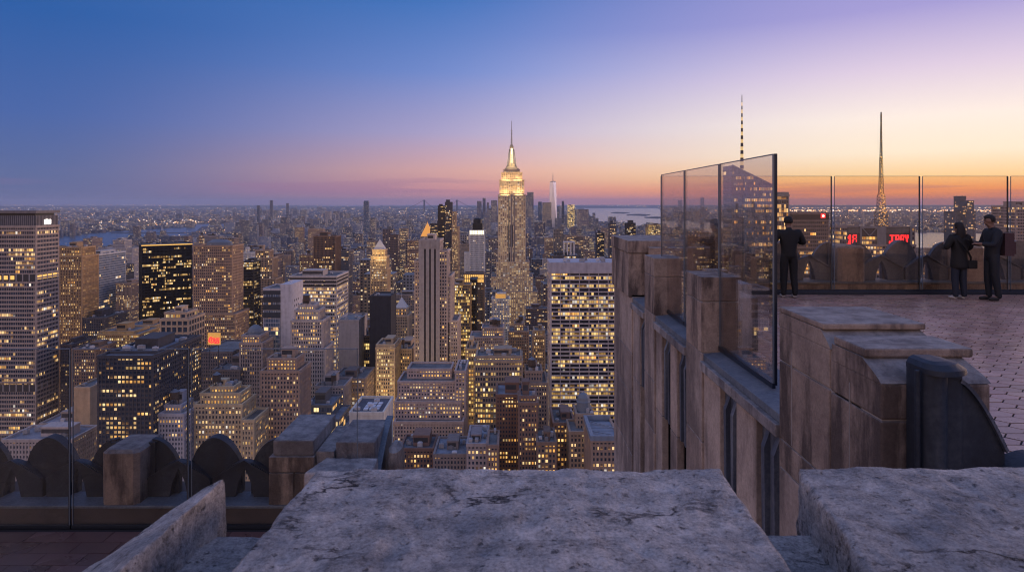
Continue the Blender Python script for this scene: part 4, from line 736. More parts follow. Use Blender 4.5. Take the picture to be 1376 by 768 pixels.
# ------------------------------------------------------------------ setting: ground, water, hills, streets
def gpt(px, py): d = F * CZ / (py - HY); return PX(px, d), d
def sheet(name, pts, z, mat, th=None):
    m = MB(); m.face([(x, y, z) for x, y in pts]); o = m.build(name, mat); o['kind'] = 'structure'; return o
sheet('ground', [(-60000, -3000), (60000, -3000), (60000, 70000), (-60000, 70000)], 0, 'ground_asphalt')
WATER = [   # picture outlines of the water on the ground
    [(-60, 321), (78, 318), (150, 311.5), (200, 308), (255, 305), (262, 300.8), (306, 300.8), (306, 306), (268, 307), (262, 313), (240, 318), (200, 325), (140, 332), (60, 336), (-60, 340)],
    [(784, 279.2), (840, 278.6), (880, 278.8), (893, 283), (960, 283.2), (960, 286.5), (893, 288), (893, 296), (960, 298), (1100, 308), (1250, 312), (1460, 318), (1460, 342), (1250, 333), (1100, 334), (960, 315), (893, 306), (868, 304.5), (850, 308), (838, 299.5), (802, 298.5), (792, 288)],
    [(1090, 276.4), (1376, 276.2), (1376, 277.4), (1090, 277.6)], [(430, 275.4), (690, 275.2), (690, 276.6), (430, 276.8)]]
for poly in WATER: sheet('water', [gpt(*p) for p in poly][::-1], 1.0, 'water')
def inpoly(px, py, poly):
    c = False; j = len(poly) - 1
    for i in range(len(poly)):
        (xi, yi), (xj, yj) = poly[i], poly[j]
        if (yi > py) != (yj > py) and px < (xj - xi) * (py - yi) / (yj - yi) + xi: c = not c
        j = i
    return c
def wet(px, py): return any(inpoly(px, py, p) for p in WATER)
for nm, pts in (('island', [(821, 286.2), (828, 285.4), (846, 286), (838, 287)]), ('island', [(842, 289.2), (856, 288), (874, 288.8), (868, 290)]), ('island', [(866, 292.6), (884, 291.8), (892, 292.6), (884, 293.4)])):
    m = MB(); P = [gpt(*p) for p in pts]; m.frustum([(x, y, .5) for x, y in P][::-1], [(x * .999, y, 14) for x, y in P][::-1]); o = m.build(nm, 'hill_land'); o['kind'] = 'structure'
m = MB(); rr = random.Random(3); N_ = 260
prev = None
for i in range(N_ + 1):
    x = -42000 + 84000 * i / N_; h = 70 + 55 * mnoise.fractal((x * .00012, 1.7, 0), 1, 2, 5) + (60 if x > 8000 else 0)
    cur = [(x, 30000, 0), (x, 31500, max(20, h)), (x, 38000, max(20, h * .8)), (x, 42000, 0)]
    if prev: [m.face([prev[k], cur[k], cur[k + 1], prev[k + 1]]) for k in range(3)]
    prev = cur
o = m.build('hills', 'hill_land', smooth=True); o['kind'] = 'structure'
# street grid: raised blocks leave the roads between them
AV, STW, BX, BY = 30, 18, 190, 62
blocks = []; m = MB()
for iy in range(0, 62):
    y0 = 380 + iy * (BY + STW)
    for ix in range(-20, 21):
        x0 = ix * (BX + AV) + 18
        if abs(x0 + BX / 2) > .95 * y0 + 250: continue
        px, py = CX + F * (x0 + BX / 2) / (y0 + BY / 2), HY + F * CZ / (y0 + BY / 2)
        blocks.append((x0, y0))
        if any(wet(CX + F * (x0 + BX * q / 4) / yy, HY + F * CZ / yy) for q in range(5) for yy in (y0, y0 + BY)): continue
        m.box(x0, x0 + BX, y0, y0 + BY, 0, .15, skip='d')
o = m.build('pavement', 'pavement_slab'); o['kind'] = 'structure'

# ------------------------------------------------------------------ infill buildings
cand = []
PAL_ = [(.28, .22, .18), (.32, .27, .22), (.22, .20, .20), (.26, .26, .29), (.36, .34, .34), (.18, .14, .13), (.42, .40, .40), (.13, .13, .15), (.33, .25, .19), (.24, .17, .14)]
CNAME = ['brown', 'tan', 'grey', 'slate grey', 'pale grey', 'dark brown', 'whitish', 'charcoal', 'warm brown', 'reddish brown']
def fit(px0, px1, d, z):
    """lower a roof until it hides no named tower's visible face"""
    yt = HY + F * (CZ - z) / d
    need = 289 if d < 4200 else 282
    if px1 > 1063: need = 334 if d < 3700 else 300
    if 50 < px1 and px0 < 235 and d < 3900: need = max(need, 331)
    if 225 < px1 and px0 < 310 and d < 5300: need = max(need, 317)
    if px1 > 782 and px0 < 960 and d < 7000: need = max(need, 303 + max(0, (px1 - 880) * .12))
    for (a, b, ht, yb, hd, s) in HEROES:
        if hd > d and px1 > a - 1.5 and px0 < b + 1.5: need = max(need, yb)
    if yt < need: z = CZ - (need - HY) / F * d
    return z
for (bx, by) in blocks:
    rows = 2
    for rrow in range(rows):
        x = bx + 2
        while x < bx + BX - 10:
            w_ = R.uniform(15, 44) if by < 2600 else R.uniform(20, 60); w_ = min(w_, bx + BX - 2 - x); y0 = by + 2 + rrow * 30; dp = R.uniform(22, 28)
            x0, x1 = x, x + w_; x += w_ + R.choice((0, 0, .6, 3))
            if w_ < 9: continue
            if any(x1 > a and x0 < b and y0 + dp > c_ and y0 < e for a, b, c_, e in RECTS): continue
            d = y0; z = R.lognormvariate(3.72, .48)
            if R.random() < .12: z *= 2.0
            if d > 2300: z *= .75
            if -900 < x0 < 700 and d < 1900: z *= 1.25
            z = min(z, 190); px0, px1 = CX + F * x0 / d, CX + F * x1 / d
            if px1 < -15 or px0 > 1395: continue
            pm = HY + F * CZ / (d + 12)
            if wet(px0, pm) or wet(px1, pm) or wet((px0 + px1) / 2, pm): continue
            z = fit(px0, px1, d, z)
            if z < 11: continue
            vis = HY + F * (CZ - z) / d
            if vis > 640: continue
            cand.append((x0, x1, y0, y0 + dp, z, px0, px1, vis))
def seen(c):   # rough visible size in the picture
    x0, x1, y0, y1, z, a, b, yt = c
    yb = min(HY + F * CZ / y0, 632); h = min(yb - yt, 34)
    s = (b - a) * h
    for (ha, hb, ht, yb_, hd, _) in HEROES:
        if hd < y0 and ha < (a + b) / 2 < hb and ht < yt + 4 : s *= .12; break
    if 828 < (a + b) / 2 < 1060: s *= .1
    if b < 0 or a > 1376: s *= .05
    return s
cand.sort(key=seen, reverse=True)
NB = 300 - len(HEROES) + 4
single, rest = cand[:NB], cand[NB:]
def where(px, yt, d):
    best = None
    for (a, b, ht, yb, hd, s) in HEROES:
        if not s: continue
        dx = max(a - px, px - b, 0); dy = max(ht - yt, yt - yb, 0); k = math.hypot(dx, dy) + (3 if hd < 300 else 0)
        if best is None or k < best[0]: best = (k, a, b, ht, yb, hd, s)
    k, a, b, ht, yb, hd, s = best
    if yt > yb - 6 and a - 4 < px < b + 4: return 'below ' + s
    if a <= px <= b: return ('behind ' if d > hd else 'in front of ') + s
    return ('right of ' if px > b else 'left of ') + s
made = []
for c_ in single:
    x0, x1, y0, y1, z, a, b, yt = c_; rr = random.Random(int(x0 * 13 + y0)); ci = rr.randrange(len(PAL_)); gk = rr.uniform(1.05, 1.4); wall = tuple(v * gk * t_ for v, t_ in zip(PAL_[ci], (1.06, 1, .94)))
    cx, cy = (x0 + x1) / 2, (y0 + y1) / 2; near = y0 < 1500; hw_, hd_ = (x1 - x0) / 2 - .8, (y1 - y0) / 2 - .8
    stk = rr.choice(('stone', 'brown', 'stone', 'brown', 'office', 'busy', 'bands', 'gothic')); tiers = [(-hw_, hw_, -hd_, hd_, 0, z)]
    setb = z > 45 and rr.random() < .55
    if setb: zz = z * rr.uniform(.6, .85); tiers = [(-hw_, hw_, -hd_, hd_, 0, zz), (-hw_ * .7, hw_ * .75, -hd_ * .6, hd_ * .8, zz, z)]
    tk = rr.choice((0, 0, 1, 1, 2)) if near else 0; form = 'tower' if z > 95 else ('mid-rise' if z > 42 else 'low block')
    pn = rr.choice((None, None, 'office_panes_dim', 'office_panes_busy', 'panes_flood' if rr.random() < .35 else None))
    o = building({'tower': 'office_tower', 'mid-rise': 'mid_rise_block', 'low block': 'low_block'}[form], None, 'building', cx, cy, 0, tiers, stk, wall, tanks=tk, units=None if near else 1, pent=near and rr.random() < .7, seed=int(z), panes=pn, lit=0)
    wide = 'wide ' if x1 - x0 > 34 else ('narrow ' if x1 - x0 < 19 else '')
    made.append((o, f"{wide}{CNAME[ci]} {'stepped ' if setb else ''}{form}", where((a + b) / 2, yt, y0), (' with water tank' if tk == 1 else ' with two water tanks') if tk else '', (a + b) / 2, yt))
ORD = ['', 'second', 'third', 'fourth', 'fifth', 'sixth', 'seventh', 'eighth', 'ninth', 'tenth']
by = {}
for q_ in made: by.setdefault(f"{q_[1]}{q_[3]} {q_[2]}", []).append(q_)
for lb, qs in by.items():
    if len(qs) == 1: qs[0][0]['label'] = lb
    else:
        qs.sort(key=lambda q_: q_[4])
        for i, q_ in enumerate(qs):
            pre = 'leftmost' if i == 0 else ('rightmost' if i == len(qs) - 1 else ORD[i] + ' from left')
            q_[0]['label'] = f"{pre} {lb}"
for q_ in made:
    w_ = q_[0]['label'].replace('(', '').split()
    q_[0]['label'] = ' '.join(w_[:16]); q_[0]['group'] = 'ordinary city blocks between the towers'
# everything smaller, and the far boroughs, is one mass
m = MB(); mb_ = MB()
def massbox(mm, x0, x1, y0, y1, z, rr, g=4.0):
    c_ = rr.choice(PAL_); k = rr.uniform(.7, 1.15); tt = (1, 1, 1) if y0 < 2300 else (.78, .92, 1.18); mm.col = tuple(v * k * q for v, q in zip(c_, tt))  # far blocks: bluish haze is tinted into their wall colour
    kx, ky, nf = max(1, int((x1 - x0) / g)), max(1, int((y1 - y0) / g)), max(1, int(z / (g * .95))); u, v = rr.randrange(2000), rr.randrange(2000)
    mm.face([(x0, y0, 0), (x1, y0, 0), (x1, y0, z), (x0, y0, z)], [(u, v), (u + kx, v), (u + kx, v + nf), (u, v + nf)])
    for X, Y0, Y1 in ((x1, y0, y1), (x0, y1, y0)): mm.face([(X, Y0, 0), (X, Y1, 0), (X, Y1, z), (X, Y0, z)], [(u + 50, v), (u + 50 + ky, v), (u + 50 + ky, v + nf), (u + 50, v + nf)])
    mm.face([(x1, y1, 0), (x0, y1, 0), (x0, y1, z), (x1, y1, z)]); mm.col = tuple(rr.uniform(.75, 1.5) * .2 for _ in (0,)) * 3; mm.face([(x0, y0, z), (x1, y0, z), (x1, y1, z), (x0, y1, z)])
    if y0 < 2200 and x1 - x0 > 12: p = rr.uniform(.2, .5); mm.box(x0 + (x1 - x0) * p, x0 + (x1 - x0) * (p + .35), y0 + 6, y0 + 14, z, z + rr.uniform(2.5, 6), skip='d')
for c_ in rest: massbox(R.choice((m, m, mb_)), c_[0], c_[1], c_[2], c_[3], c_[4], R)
n_far = 0
while n_far < 9000:
    px = R.uniform(-60, 1436); py = 276.5 + 37 * R.random() ** 1.25
    if wet(px, py): continue
    X, d = gpt(px, py)
    if d < 5200 and d > 370 and d < 380 + 62 * 80 - 20: continue
    if inpoly(px, py, WATER[1]) : continue
    w_ = R.uniform(14, 60) * (1 + d / 15000); z = R.lognormvariate(2.85, .5)
    if 300 < px < 470 and py > 279 and R.random() < .10: z = R.uniform(50, 140)
    if R.random() < .025: z = R.uniform(40, 100)
    if px > 620 and px < 800 and d < 6500 and d > 4300: z = R.lognormvariate(4.1, .5)
    if 884 < px < 960 and py < 296 and R.random() < .2: z = R.uniform(60, 170)
    yt = HY + F * (CZ - z) / d
    if yt < 275.5: z = CZ - 4.5 * d / F if d > 12000 else CZ - 6.5 * d / F
    if z < 5: z = 5
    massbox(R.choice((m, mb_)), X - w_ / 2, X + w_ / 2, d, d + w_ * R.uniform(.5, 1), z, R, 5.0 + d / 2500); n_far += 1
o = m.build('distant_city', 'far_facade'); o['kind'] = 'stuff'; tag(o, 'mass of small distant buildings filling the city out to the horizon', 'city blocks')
o = mb_.build('distant_city', 'far_facade_busy'); o['kind'] = 'stuff'; tag(o, 'brighter lit blocks scattered through the mass of distant buildings', 'city blocks')
# lamps of the far city, and of the streets
m = MB(); LC = [(1, .55, .22), (1, .66, .36), (1, .76, .55), (1, .60, .28), (.95, .80, .74), (1, .48, .18)]
def glow(px, py, k, z, s):
    X, d = gpt(px, py); r = d / F * s; c_ = R.choice(LC); m.col = tuple(v * k for v in c_)
    m.frustum([(X - r, d - r, z), (X + r, d - r, z), (X + r, d + r, z), (X - r, d + r, z)], [(X - r * .6, d - r * .6, z + r * 1.6), (X + r * .6, d - r * .6, z + r * 1.6), (X + r * .6, d + r * .6, z + r * 1.6), (X - r * .6, d + r * .6, z + r * 1.6)])
for i in range(7500):
    px = R.uniform(-30, 1406); py = 275.5 + 62 * R.random() ** 1.5
    if wet(px, py): continue
    k = R.choice((.3, .4, .55, .8, 1.8 if R.random() < .35 else .5)); glow(px, py, k, R.uniform(8, 36), R.uniform(.30, .52))
for i in range(1300):   # long lit shorelines across the river
    py = R.choice((278.2, 279.4, 283.4, 284.6)) + R.gauss(0, .35); px = R.uniform(1040, 1400) if R.random() < .75 else R.uniform(845, 1040)
    if not wet(px, py): glow(px, py, R.uniform(1.4, 4), R.uniform(8, 22), R.uniform(.35, .6))
for i in range(420):
    px = R.uniform(78, 290); py = 303 - (px - 78) * .02 + R.gauss(0, 2.5)
    if not wet(px, py): glow(px, py, R.uniform(.9, 2.4), 12, R.uniform(.3, .55))
o = m.build('city_lights', 'point_glow'); o['kind'] = 'stuff'; tag(o, 'countless warm lamps twinkling across the distant boroughs', 'city lights')
m = MB()
for iy in range(0, 40):
    ys = 380 + iy * 80 - 9
    for k in range(int(2 * (.8 * ys + 150) / 26)):
        x = -(.8 * ys + 150) + k * 26 + R.uniform(-4, 4)
        if R.random() < .75: c_ = R.choice(LC); e = R.uniform(1.0, 3.0); m.col = tuple(v * e for v in c_); m.box(x - .5, x + .5, ys - .5 + R.uniform(-6, 6), ys + .9, R.choice((1, 1.2, 8)), 9.2 if R.random() < .4 else 2.4)
for ix in range(-12, 13):
    xa = ix * 220 + 3
    for k in range(230):
        y = 385 + k * 11 + R.uniform(-3, 3)
        if abs(xa) > .85 * y + 60: continue
        x = xa + R.uniform(-11, 11); c_ = (1, .2, .1) if x > xa and R.random() < .4 else R.choice(LC); e = R.uniform(1.2, 3.4); m.col = tuple(v * e for v in c_); m.box(x - .55, x + .55, y, y + 1.1, .6, 1.7)
o = m.build('street_lights', 'point_glow'); o['kind'] = 'stuff'; tag(o, 'street lamps and headlights glowing down between the blocks', 'street lights')

# the street lamps that light the lower walls
for iy in range(0, 20):
    ys = 380 + iy * 80 - 9; k = 0
    for x in range(-16, 12):
        xx = x * 62 + R.uniform(-12, 12)
        if abs(xx) > .8 * ys + 40 or xx > .35 * ys + 60: continue
        if any(a < xx < b and c_ < ys < e for a, b, c_, e in RECTS): continue
        l = bpy.data.lights.new('street_lamp', 'POINT'); l.energy = R.choice((1600, 2600, 4200)); l.color = (1, .58, .22); l.shadow_soft_size = .5
        o = bpy.data.objects.new('street_lamp', l); COL.objects.link(o); o.location = (xx, ys, 10)
# ------------------------------------------------------------------ the tower we stand on (heights from the eye)
E = CZ
def rough_slab(name, corners, zf, zbot, nx, ny, amp, rnd, seed, mat, jag=.012, chip=.0):
    """irregular dressed stone: corners near-left, near-right, far-right, far-left (x, y)"""
    (ax, ay), (bx, by), (cx, cy), (dx, dy) = corners
    V, Fc, idx = [], [], {}
    for j in range(ny + 1):
        for i in range(nx + 1):
            u, v = i / nx, j / ny
            x = (1 - v) * ((1 - u) * ax + u * bx) + v * ((1 - u) * dx + u * cx); y = (1 - v) * ((1 - u) * ay + u * by) + v * ((1 - u) * dy + u * cy)
            W_ = math.hypot(bx - ax, by - ay); D_ = math.hypot(dx - ax, dy - ay)
            de = min(u * W_, (1 - u) * W_, v * D_, (1 - v) * D_)
            nv = Vector((x * 4 + seed, y * 4, seed)); q = mnoise.fractal(nv, .9, 2.1, 6) * amp
            q += mnoise.fractal(Vector((x * 17 + seed, y * 17, 1)), .8, 2, 5) * amp * .33
            r_ = mnoise.noise(Vector((x * 9 + seed, y * 9, 5))); q -= max(0, r_ - .30) * amp * 2.2
            rd = rnd * (1 + .9 * mnoise.noise(Vector((x * 5, y * 5, seed + 9)))); rd = max(rd, .008)
            drop = 0 if de >= rd else rd - math.sqrt(max(0, rd * rd - (rd - de) ** 2))
            if i in (0, nx) or j in (0, ny):
                jx = mnoise.fractal(Vector((x * 7, y * 7, seed + 3)), .8, 2, 5) * jag; jy = mnoise.fractal(Vector((x * 7, y * 7, seed + 13)), .8, 2, 5) * jag
                x += jx; y += jy
            idx[i, j] = len(V); V.append((x, y, E + zf(x, y) + q - drop))
    for j in range(ny):
        for i in range(nx): Fc.append((idx[i, j], idx[i + 1, j], idx[i + 1, j + 1], idx[i, j + 1]))
    loop = [(i, 0) for i in range(nx)] + [(nx, j) for j in range(ny)] + [(i, ny) for i in range(nx, 0, -1)] + [(0, j) for j in range(ny, 0, -1)]
    mx = sum(c[0] for c in corners) / 4; my = sum(c[1] for c in corners) / 4
    prev = [idx[p] for p in loop]; K = 7
    for k in range(1, K + 1):
        cur = []
        for p in loop:
            x, y, z = V[idx[p]]; t_ = k / K; zb = E + zbot; nv = Vector((x * 11 + seed, y * 11, t_ * 3))
            o_ = mnoise.fractal(nv, .8, 2, 5) * jag * .9; dxx, dyy = x - mx, y - my; L = math.hypot(dxx, dyy)
            cur.append(len(V)); V.append((x + dxx / L * o_, y + dyy / L * o_, z + (zb - z) * t_))
        n_ = len(loop)
        for a in range(n_): b = (a + 1) % n_; Fc.append((prev[b], prev[a], cur[a], cur[b]))
        prev = cur
    me = bpy.data.meshes.new(name); me.from_pydata([(x, y, z) for x, y, z in V], [], Fc); me.materials.append(MAT[mat]); me.polygons.foreach_set('use_smooth', [True] * len(me.polygons)); me.update()
    o = bpy.data.objects.new(name, me); COL.objects.link(o); return o
o = rough_slab('coping_stone', [(-.635, .9), (.605, .9), (.632, 1.98), (-.592, 1.98)], lambda x, y: -.80, -1.04, 260, 200, .010, .018, 2.0, 'weathered_coping'); tag(o, 'broad weathered grey coping stone filling the bottom middle', 'stone block')
o = rough_slab('coping_stone', [(.68, .9), (2.3, .9), (2.3, 1.985), (.865, 1.985)], lambda x, y: -.80, -1.04, 260, 170, .009, .016, 7.0, 'weathered_coping'); tag(o, 'weathered grey coping stone in the bottom right corner', 'stone block')
o = rough_slab('broken_slab', [(-1.36, 1.15), (-.90, 1.15), (-.828, 1.885), (-.885, 1.895)], lambda x, y: -.80 + (x + .84) * .50, -1.04, 90, 170, .009, .014, 13.0, 'weathered_coping', .016); tag(o, 'slanting broken stone slab, pointed at its far end, at lower left', 'stone slab')
o = rough_slab('ledge_stone', [(-1.40, .95), (2.3, .95), (2.3, 1.85), (-.93, 1.85)], lambda x, y: -.935, -1.3, 260, 80, .006, .02, 21.0, 'weathered_coping'); tag(o, 'low bluish stone ledge running under the foreground coping stones', 'ledge')
m = MB(); m.box(-1.0, 2.3, .95, 1.80, E - 9, E - 1.25); m.box(-1.45, 2.3, .6, .95, E - 9, E - 1.03); o = m.build('parapet_wall', 'sandstone'); tag(o, 'stone parapet wall below the foreground ledge', 'wall')
o = rough_slab('front_stone', [(-3.05, 9.6), (-2.07, 9.6), (-2.07, 10.15), (-2.88, 10.15)], lambda x, y: -3.95, -5.0, 90, 40, .008, .03, 31.0, 'grey_limestone'); tag(o, 'low grey stone in front of the left parapet corner blocks', 'stone block')

# sawn stone: blocks with bevelled edges and open joints
def stones(parent, name, blocks_, mat, core=None, bevel=.012):
    for b in blocks_: m = MB(); m.box(*b[:4], E + b[4], E + b[5]); m.build(name, mat, parent, bevel=bevel, weld=True)
def frust_block(parent, name, r0, r1, z0, z1, mat, steps=6):
    """cove from a wide lower ring to a narrow upper ring (x0,x1,y0,y1)"""
    m = MB(); rings = []
    for k in range(steps + 1):
        t_ = k / steps; s_ = 1 - math.sqrt(max(0, 1 - (1 - t_) ** 2)) if False else (1 - math.cos(t_ * math.pi / 2)) ; q = [r0[i] + (r1[i] - r0[i]) * s_ ** .7 for i in range(4)]; z = E + z0 + (z1 - z0) * t_
        rings.append([(q[0], q[2], z), (q[1], q[2], z), (q[1], q[3], z), (q[0], q[3], z)])
    for a, b in zip(rings, rings[1:]): m.frustum(a, b, 0, False)
    m.face(rings[-1]); m.face(rings[0][::-1]); return m.build(name, mat, parent)
XF = 2.65
t = empty('facade_wall', (0, 0, 0), label='our tower stone facade with block merlons dropping away beside the terrace', cat='building')
BOT = -150
# main piers below every merlon, narrow piers between, recesses with lead panels
MER = [(14.5, 17.0), (12.2, 13.1), (9.15, 9.97), (4.70, 6.5)]
for y0, y1 in MER:
    zz = -2.1 if y0 > 6 else -2.61; k = 0
    hs = [1.25, .95, 1.3, 1.1, 1.4, 1.2, 1.4, 1.3]
    while zz > -14: h = hs[k % 8]; m = MB(); m.box(XF, XF + .6, y0, y1, E + zz - h + .012, E + zz); m.build('pier', 'pier_stone', t, bevel=.012, weld=True); zz -= h; k += 1
    m = MB(); m.box(XF, XF + .6, y0, y1, E + BOT, E + zz); m.build('pier', 'pier_stone', t)
    m = MB(); m.box(XF + .012, XF + .55, y0 + .02, y1 - .02, E - 14, E - (2.05 if y0 > 6 else 2.56)); m.build('mortar_joint', 'mortar', t)
gaps = [(13.1, 14.5, 1), (9.97, 12.2, 2), (6.5, 9.15, 2), (2.2, 4.70, 2)]
for y0, y1, nn_ in gaps:
    L = y1 - y0; rw = min(.62, L * .30) if nn_ > 1 else .5; pw = (L - nn_ * rw) / max(1, nn_)
    segs = []; y = y0
    for k in range(nn_):
        segs.append(('r', y + (pw * .35 if k == 0 else 0), 0)); 
        a = y + (pw * .10 if k == 0 else 0); b = a + rw
        if k == 0 and a > y: m = MB(); m.box(XF + .03, XF + .6, y, a, E + BOT, E - 2.32); m.build('narrow_pier', 'pier_stone', t, bevel=.01, weld=True)
        # recess: lead panel above, window below
        m = MB(); m.box(XF + .10, XF + .6, a, b, E - 3.85, E - 2.3)
        for q in range(2): yc = a + rw * (.3 + q * .42); m.prism([(XF + .045, E - 3.8), (XF + .10, E - 3.8), (XF + .10, E - 2.42), (XF + .035, E - 2.6)], yc - .045, yc + .045)
        m.build('lead_panel', 'spandrel_lead', t)
        for w_ in range(8):
            zt = -3.85 - w_ * 3.9; m = MB(); m.box(XF + .20, XF + .6, a, b, E + zt - 2.4, E + zt); m.box(XF + .14, XF + .21, a, a + .05, E + zt - 2.4, E + zt); m.box(XF + .14, XF + .21, b - .05, b, E + zt - 2.4, E + zt); m.build('window', 'dark_window', t) if 'dark_window' in MAT else None
            if 'dark_window' not in MAT: n_ = NT('dark_window'); n_.set(col=(.012, .012, .015, 1), rough=.15); MAT['dark_window'] = n_.m; m.build('window', 'dark_window', t)
            m = MB(); m.box(XF + .10, XF + .6, a, b, E + zt - 3.9, E + zt - 2.4); m.build('lead_panel', 'spandrel_lead', t)
        e_ = y1 if k == nn_ - 1 else b + pw * .9
        zz = -2.32
        for h in (1.5, 2.2, 1.7, 2.3): m = MB(); m.box(XF + .03, XF + .6, b, e_, E + zz - h + .01, E + zz); m.build('narrow_pier', 'pier_stone', t, bevel=.01, weld=True); zz -= h
        m = MB(); m.box(XF + .03, XF + .6, b, e_, E + BOT, E + zz); m.build('narrow_pier', 'pier_stone', t)
        y = e_
    # sloping lead sill with a stone nosing
    m = MB(); zs = -2.04
    m.prism([(XF + .02, E - 2.2), (XF + .62, E - 2.2), (XF + .62, E + zs), (XF + .02, E + zs - .07)], y0 + .004, y1 - .004); m.build('sill', 'blue_lead_sill', t, bevel=.008, weld=True)
    k_ = max(1, round(L / 1.3))
    for i in range(k_): m = MB(); m.box(XF - .035, XF + .6, y0 + .004 + i * (L - .008) / k_, y0 - .004 + (i + 1) * (L - .008) / k_, E - 2.33, E - 2.203); m.build('sill_stone', 'grey_limestone', t, bevel=.012, weld=True)
# merlons above the piers
def merlon(y0, y1, top, xr, lipz=.62):
    stones(t, 'merlon', [(XF, xr - .12, y0, y1, top - .34, top), (XF, xr - .12, y0 + .003, y1 - .003, -2.1, top - .352)], 'sandstone')
    m = MB(); m.box(XF + .02, xr - .14, y0 + .02, y1 - .02, E - 2.1, E + top - .1); m.build('mortar_joint', 'mortar', t)
    stones(t, 'merlon_shoulder', [(xr - .118, xr + .16, y0 + .06, y1 - .06, -2.1, top - .30)], 'sandstone')
merlon(9.15, 9.97, -1.04, 3.30); merlon(12.2, 13.1, -1.04, 3.35)
stones(t, 'merlon', [(XF - .08, 3.9, 14.5, 17.0, -1.12, -.845), (XF - .06, 3.9, 14.52, 17.0, -2.1, -1.132), (3.0, 4.6, 14.2, 14.495, -2.1, -.98)], 'sandstone')
# the big near merlon pair with coved tops
stones(t, 'merlon', [(XF, 3.53, 5.58, 6.5, -1.085, -1.03), (XF, 3.53, 5.463, 6.5, -1.55, -1.222), (XF, 3.53, 5.466, 6.5, -2.32, -1.562), (XF, 3.54, 5.463, 6.497, -2.6, -2.33)], 'sandstone', bevel=.014)
frust_block(t, 'cove_stone', (XF - .002, 3.56, 5.45, 6.498), (XF + .002, 3.50, 5.63, 6.498), -1.22, -1.087, 'sandstone')
stones(t, 'merlon', [(XF, 3.47, 4.92, 5.40, -1.165, -1.095)], 'sandstone', bevel=.016)
frust_block(t, 'cove_stone', (XF - .003, 3.44, 4.70, 5.42), (XF - .003, 3.40, 4.96, 5.42), -1.30, -1.166, 'sandstone')
stones(t, 'merlon', [(XF, 3.435, 4.70, 5.452, -1.56, -1.302), (XF, 3.42, 4.703, 5.452, -2.5, -1.572)], 'sandstone', bevel=.016)
m = MB(); m.box(XF + .015, 3.38, 5.0, 6.47, E - 2.6, E - 1.24); m.build('mortar_joint', 'mortar', t)
m = MB(); m.box(XF + .015, 3.40, 4.72, 5.4, E - 2.5, E - 1.4); m.build('mortar_joint', 'mortar', t)
m = MB()
for y in (5.14, 6.2): m.box(XF - .003, XF + .1, y - .004, y + .006, E - 2.3, E - 1.41)
m.build('mortar_joint', 'mortar', t)
m = MB(); m.box(XF + .61, 16, 2.4, 17.2, E - 12, E - 2.12); m.col = (.1, .1, .1); m.build('tower_body', 'sandstone', t)
m = MB(); m.box(XF + .61, 16, 2.4, 17.2, E - 250, E - 12); m.build('tower_body', 'pier_stone', t)

# cast lead fins, one bay between two stone blocks
def fin_full(w_, h, th=.10):
    m = MB(); N_ = 22; prof = [(-w_ / 2, 0)]
    for i in range(N_ + 1):
        u = -1 + 2 * i / N_; prof.append((u * w_ / 2, h * (.40 + .60 * (1 - abs(u) ** 1.9) ** .72)))
    prof.append((w_ / 2, 0)); k = len(prof)
    f = lambda x: -.10 * (1 - (2 * x / w_) ** 2) ** .8 if abs(x) < w_ / 2 else 0
    for a, b in zip(prof[1:-1], prof[2:-1]):
        m.face([(a[0], f(a[0]), 0), (b[0], f(b[0]), 0), (b[0], f(b[0]) + .012, b[1]), (a[0], f(a[0]) + .012, a[1])])
        m.face([(a[0], f(a[0]) + .012, a[1]), (b[0], f(b[0]) + .012, b[1]), (b[0], th, b[1]), (a[0], th, a[1])])
        m.face([(b[0], th, 0), (a[0], th, 0), (a[0], th, a[1]), (b[0], th, b[1])])
    for x, s_ in ((-w_ / 2, 1), (w_ / 2, -1)):
        q = [(x, th, 0), (x, 0, 0), (x, 0, h * .42), (x, th, h * .42)]; m.face(q if s_ > 0 else q[::-1])
    return m
def fin_half(w_, h, sgn, th=.10):
    """rises to full height at the stone block (x=0) and falls away to x = sgn*w"""
    m = MB(); N_ = 14; P = [(i / N_ * w_, h * (.40 + .60 * (1 - (i / N_) ** 1.9) ** .6)) for i in range(N_ + 1)]
    if sgn < 0: P = [(-x, z) for x, z in P][::-1]
    poly = [(P[0][0], 0), (P[-1][0], 0)] + P[::-1]; m.prism(poly, 0, th); m.box(sgn * .02 - .05, sgn * .02 + .05, -.05, th + .04, 0, h * .96); return m
def low_arch(w_, h, th=.16):
    """pointed opening in a low arched plate"""
    m = MB(); N_ = 10; hw_, hh = w_ * .15, h * .80
    outer = lambda u: h * (.50 + .50 * (1 - abs(u) ** 1.6))
    for s_ in (-1, 1):
        for i in range(N_):
            a, b = i / N_, (i + 1) / N_
            ia, ib = hh * (1 - a / .30) ** .62 if a < .30 else 0, hh * (1 - b / .30) ** .62 if b < .30 else 0
            xa, xb = s_ * a * w_ / 2, s_ * b * w_ / 2
            q = [(xa, ia), (xb, ib), (xb, outer(b)), (xa, outer(a))]
            if s_ < 0: q = q[::-1]
            m.prism(q, -.07, th)
    for s_ in (-1, 1): m.prism([(0, h * .97), (s_ * w_ / 2, h * .48), (s_ * w_ / 2, h * .55), (0, h * 1.05)][::s_ or 1], -.10, -.06)
    return m
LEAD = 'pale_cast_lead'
def put(mb, name, parent, x, y, z, sx=1): 
    mb.v = [(x + a * sx, y + b, E + z + c) for a, b, c in mb.v]; return mb.build(name, LEAD, parent, weld=True)
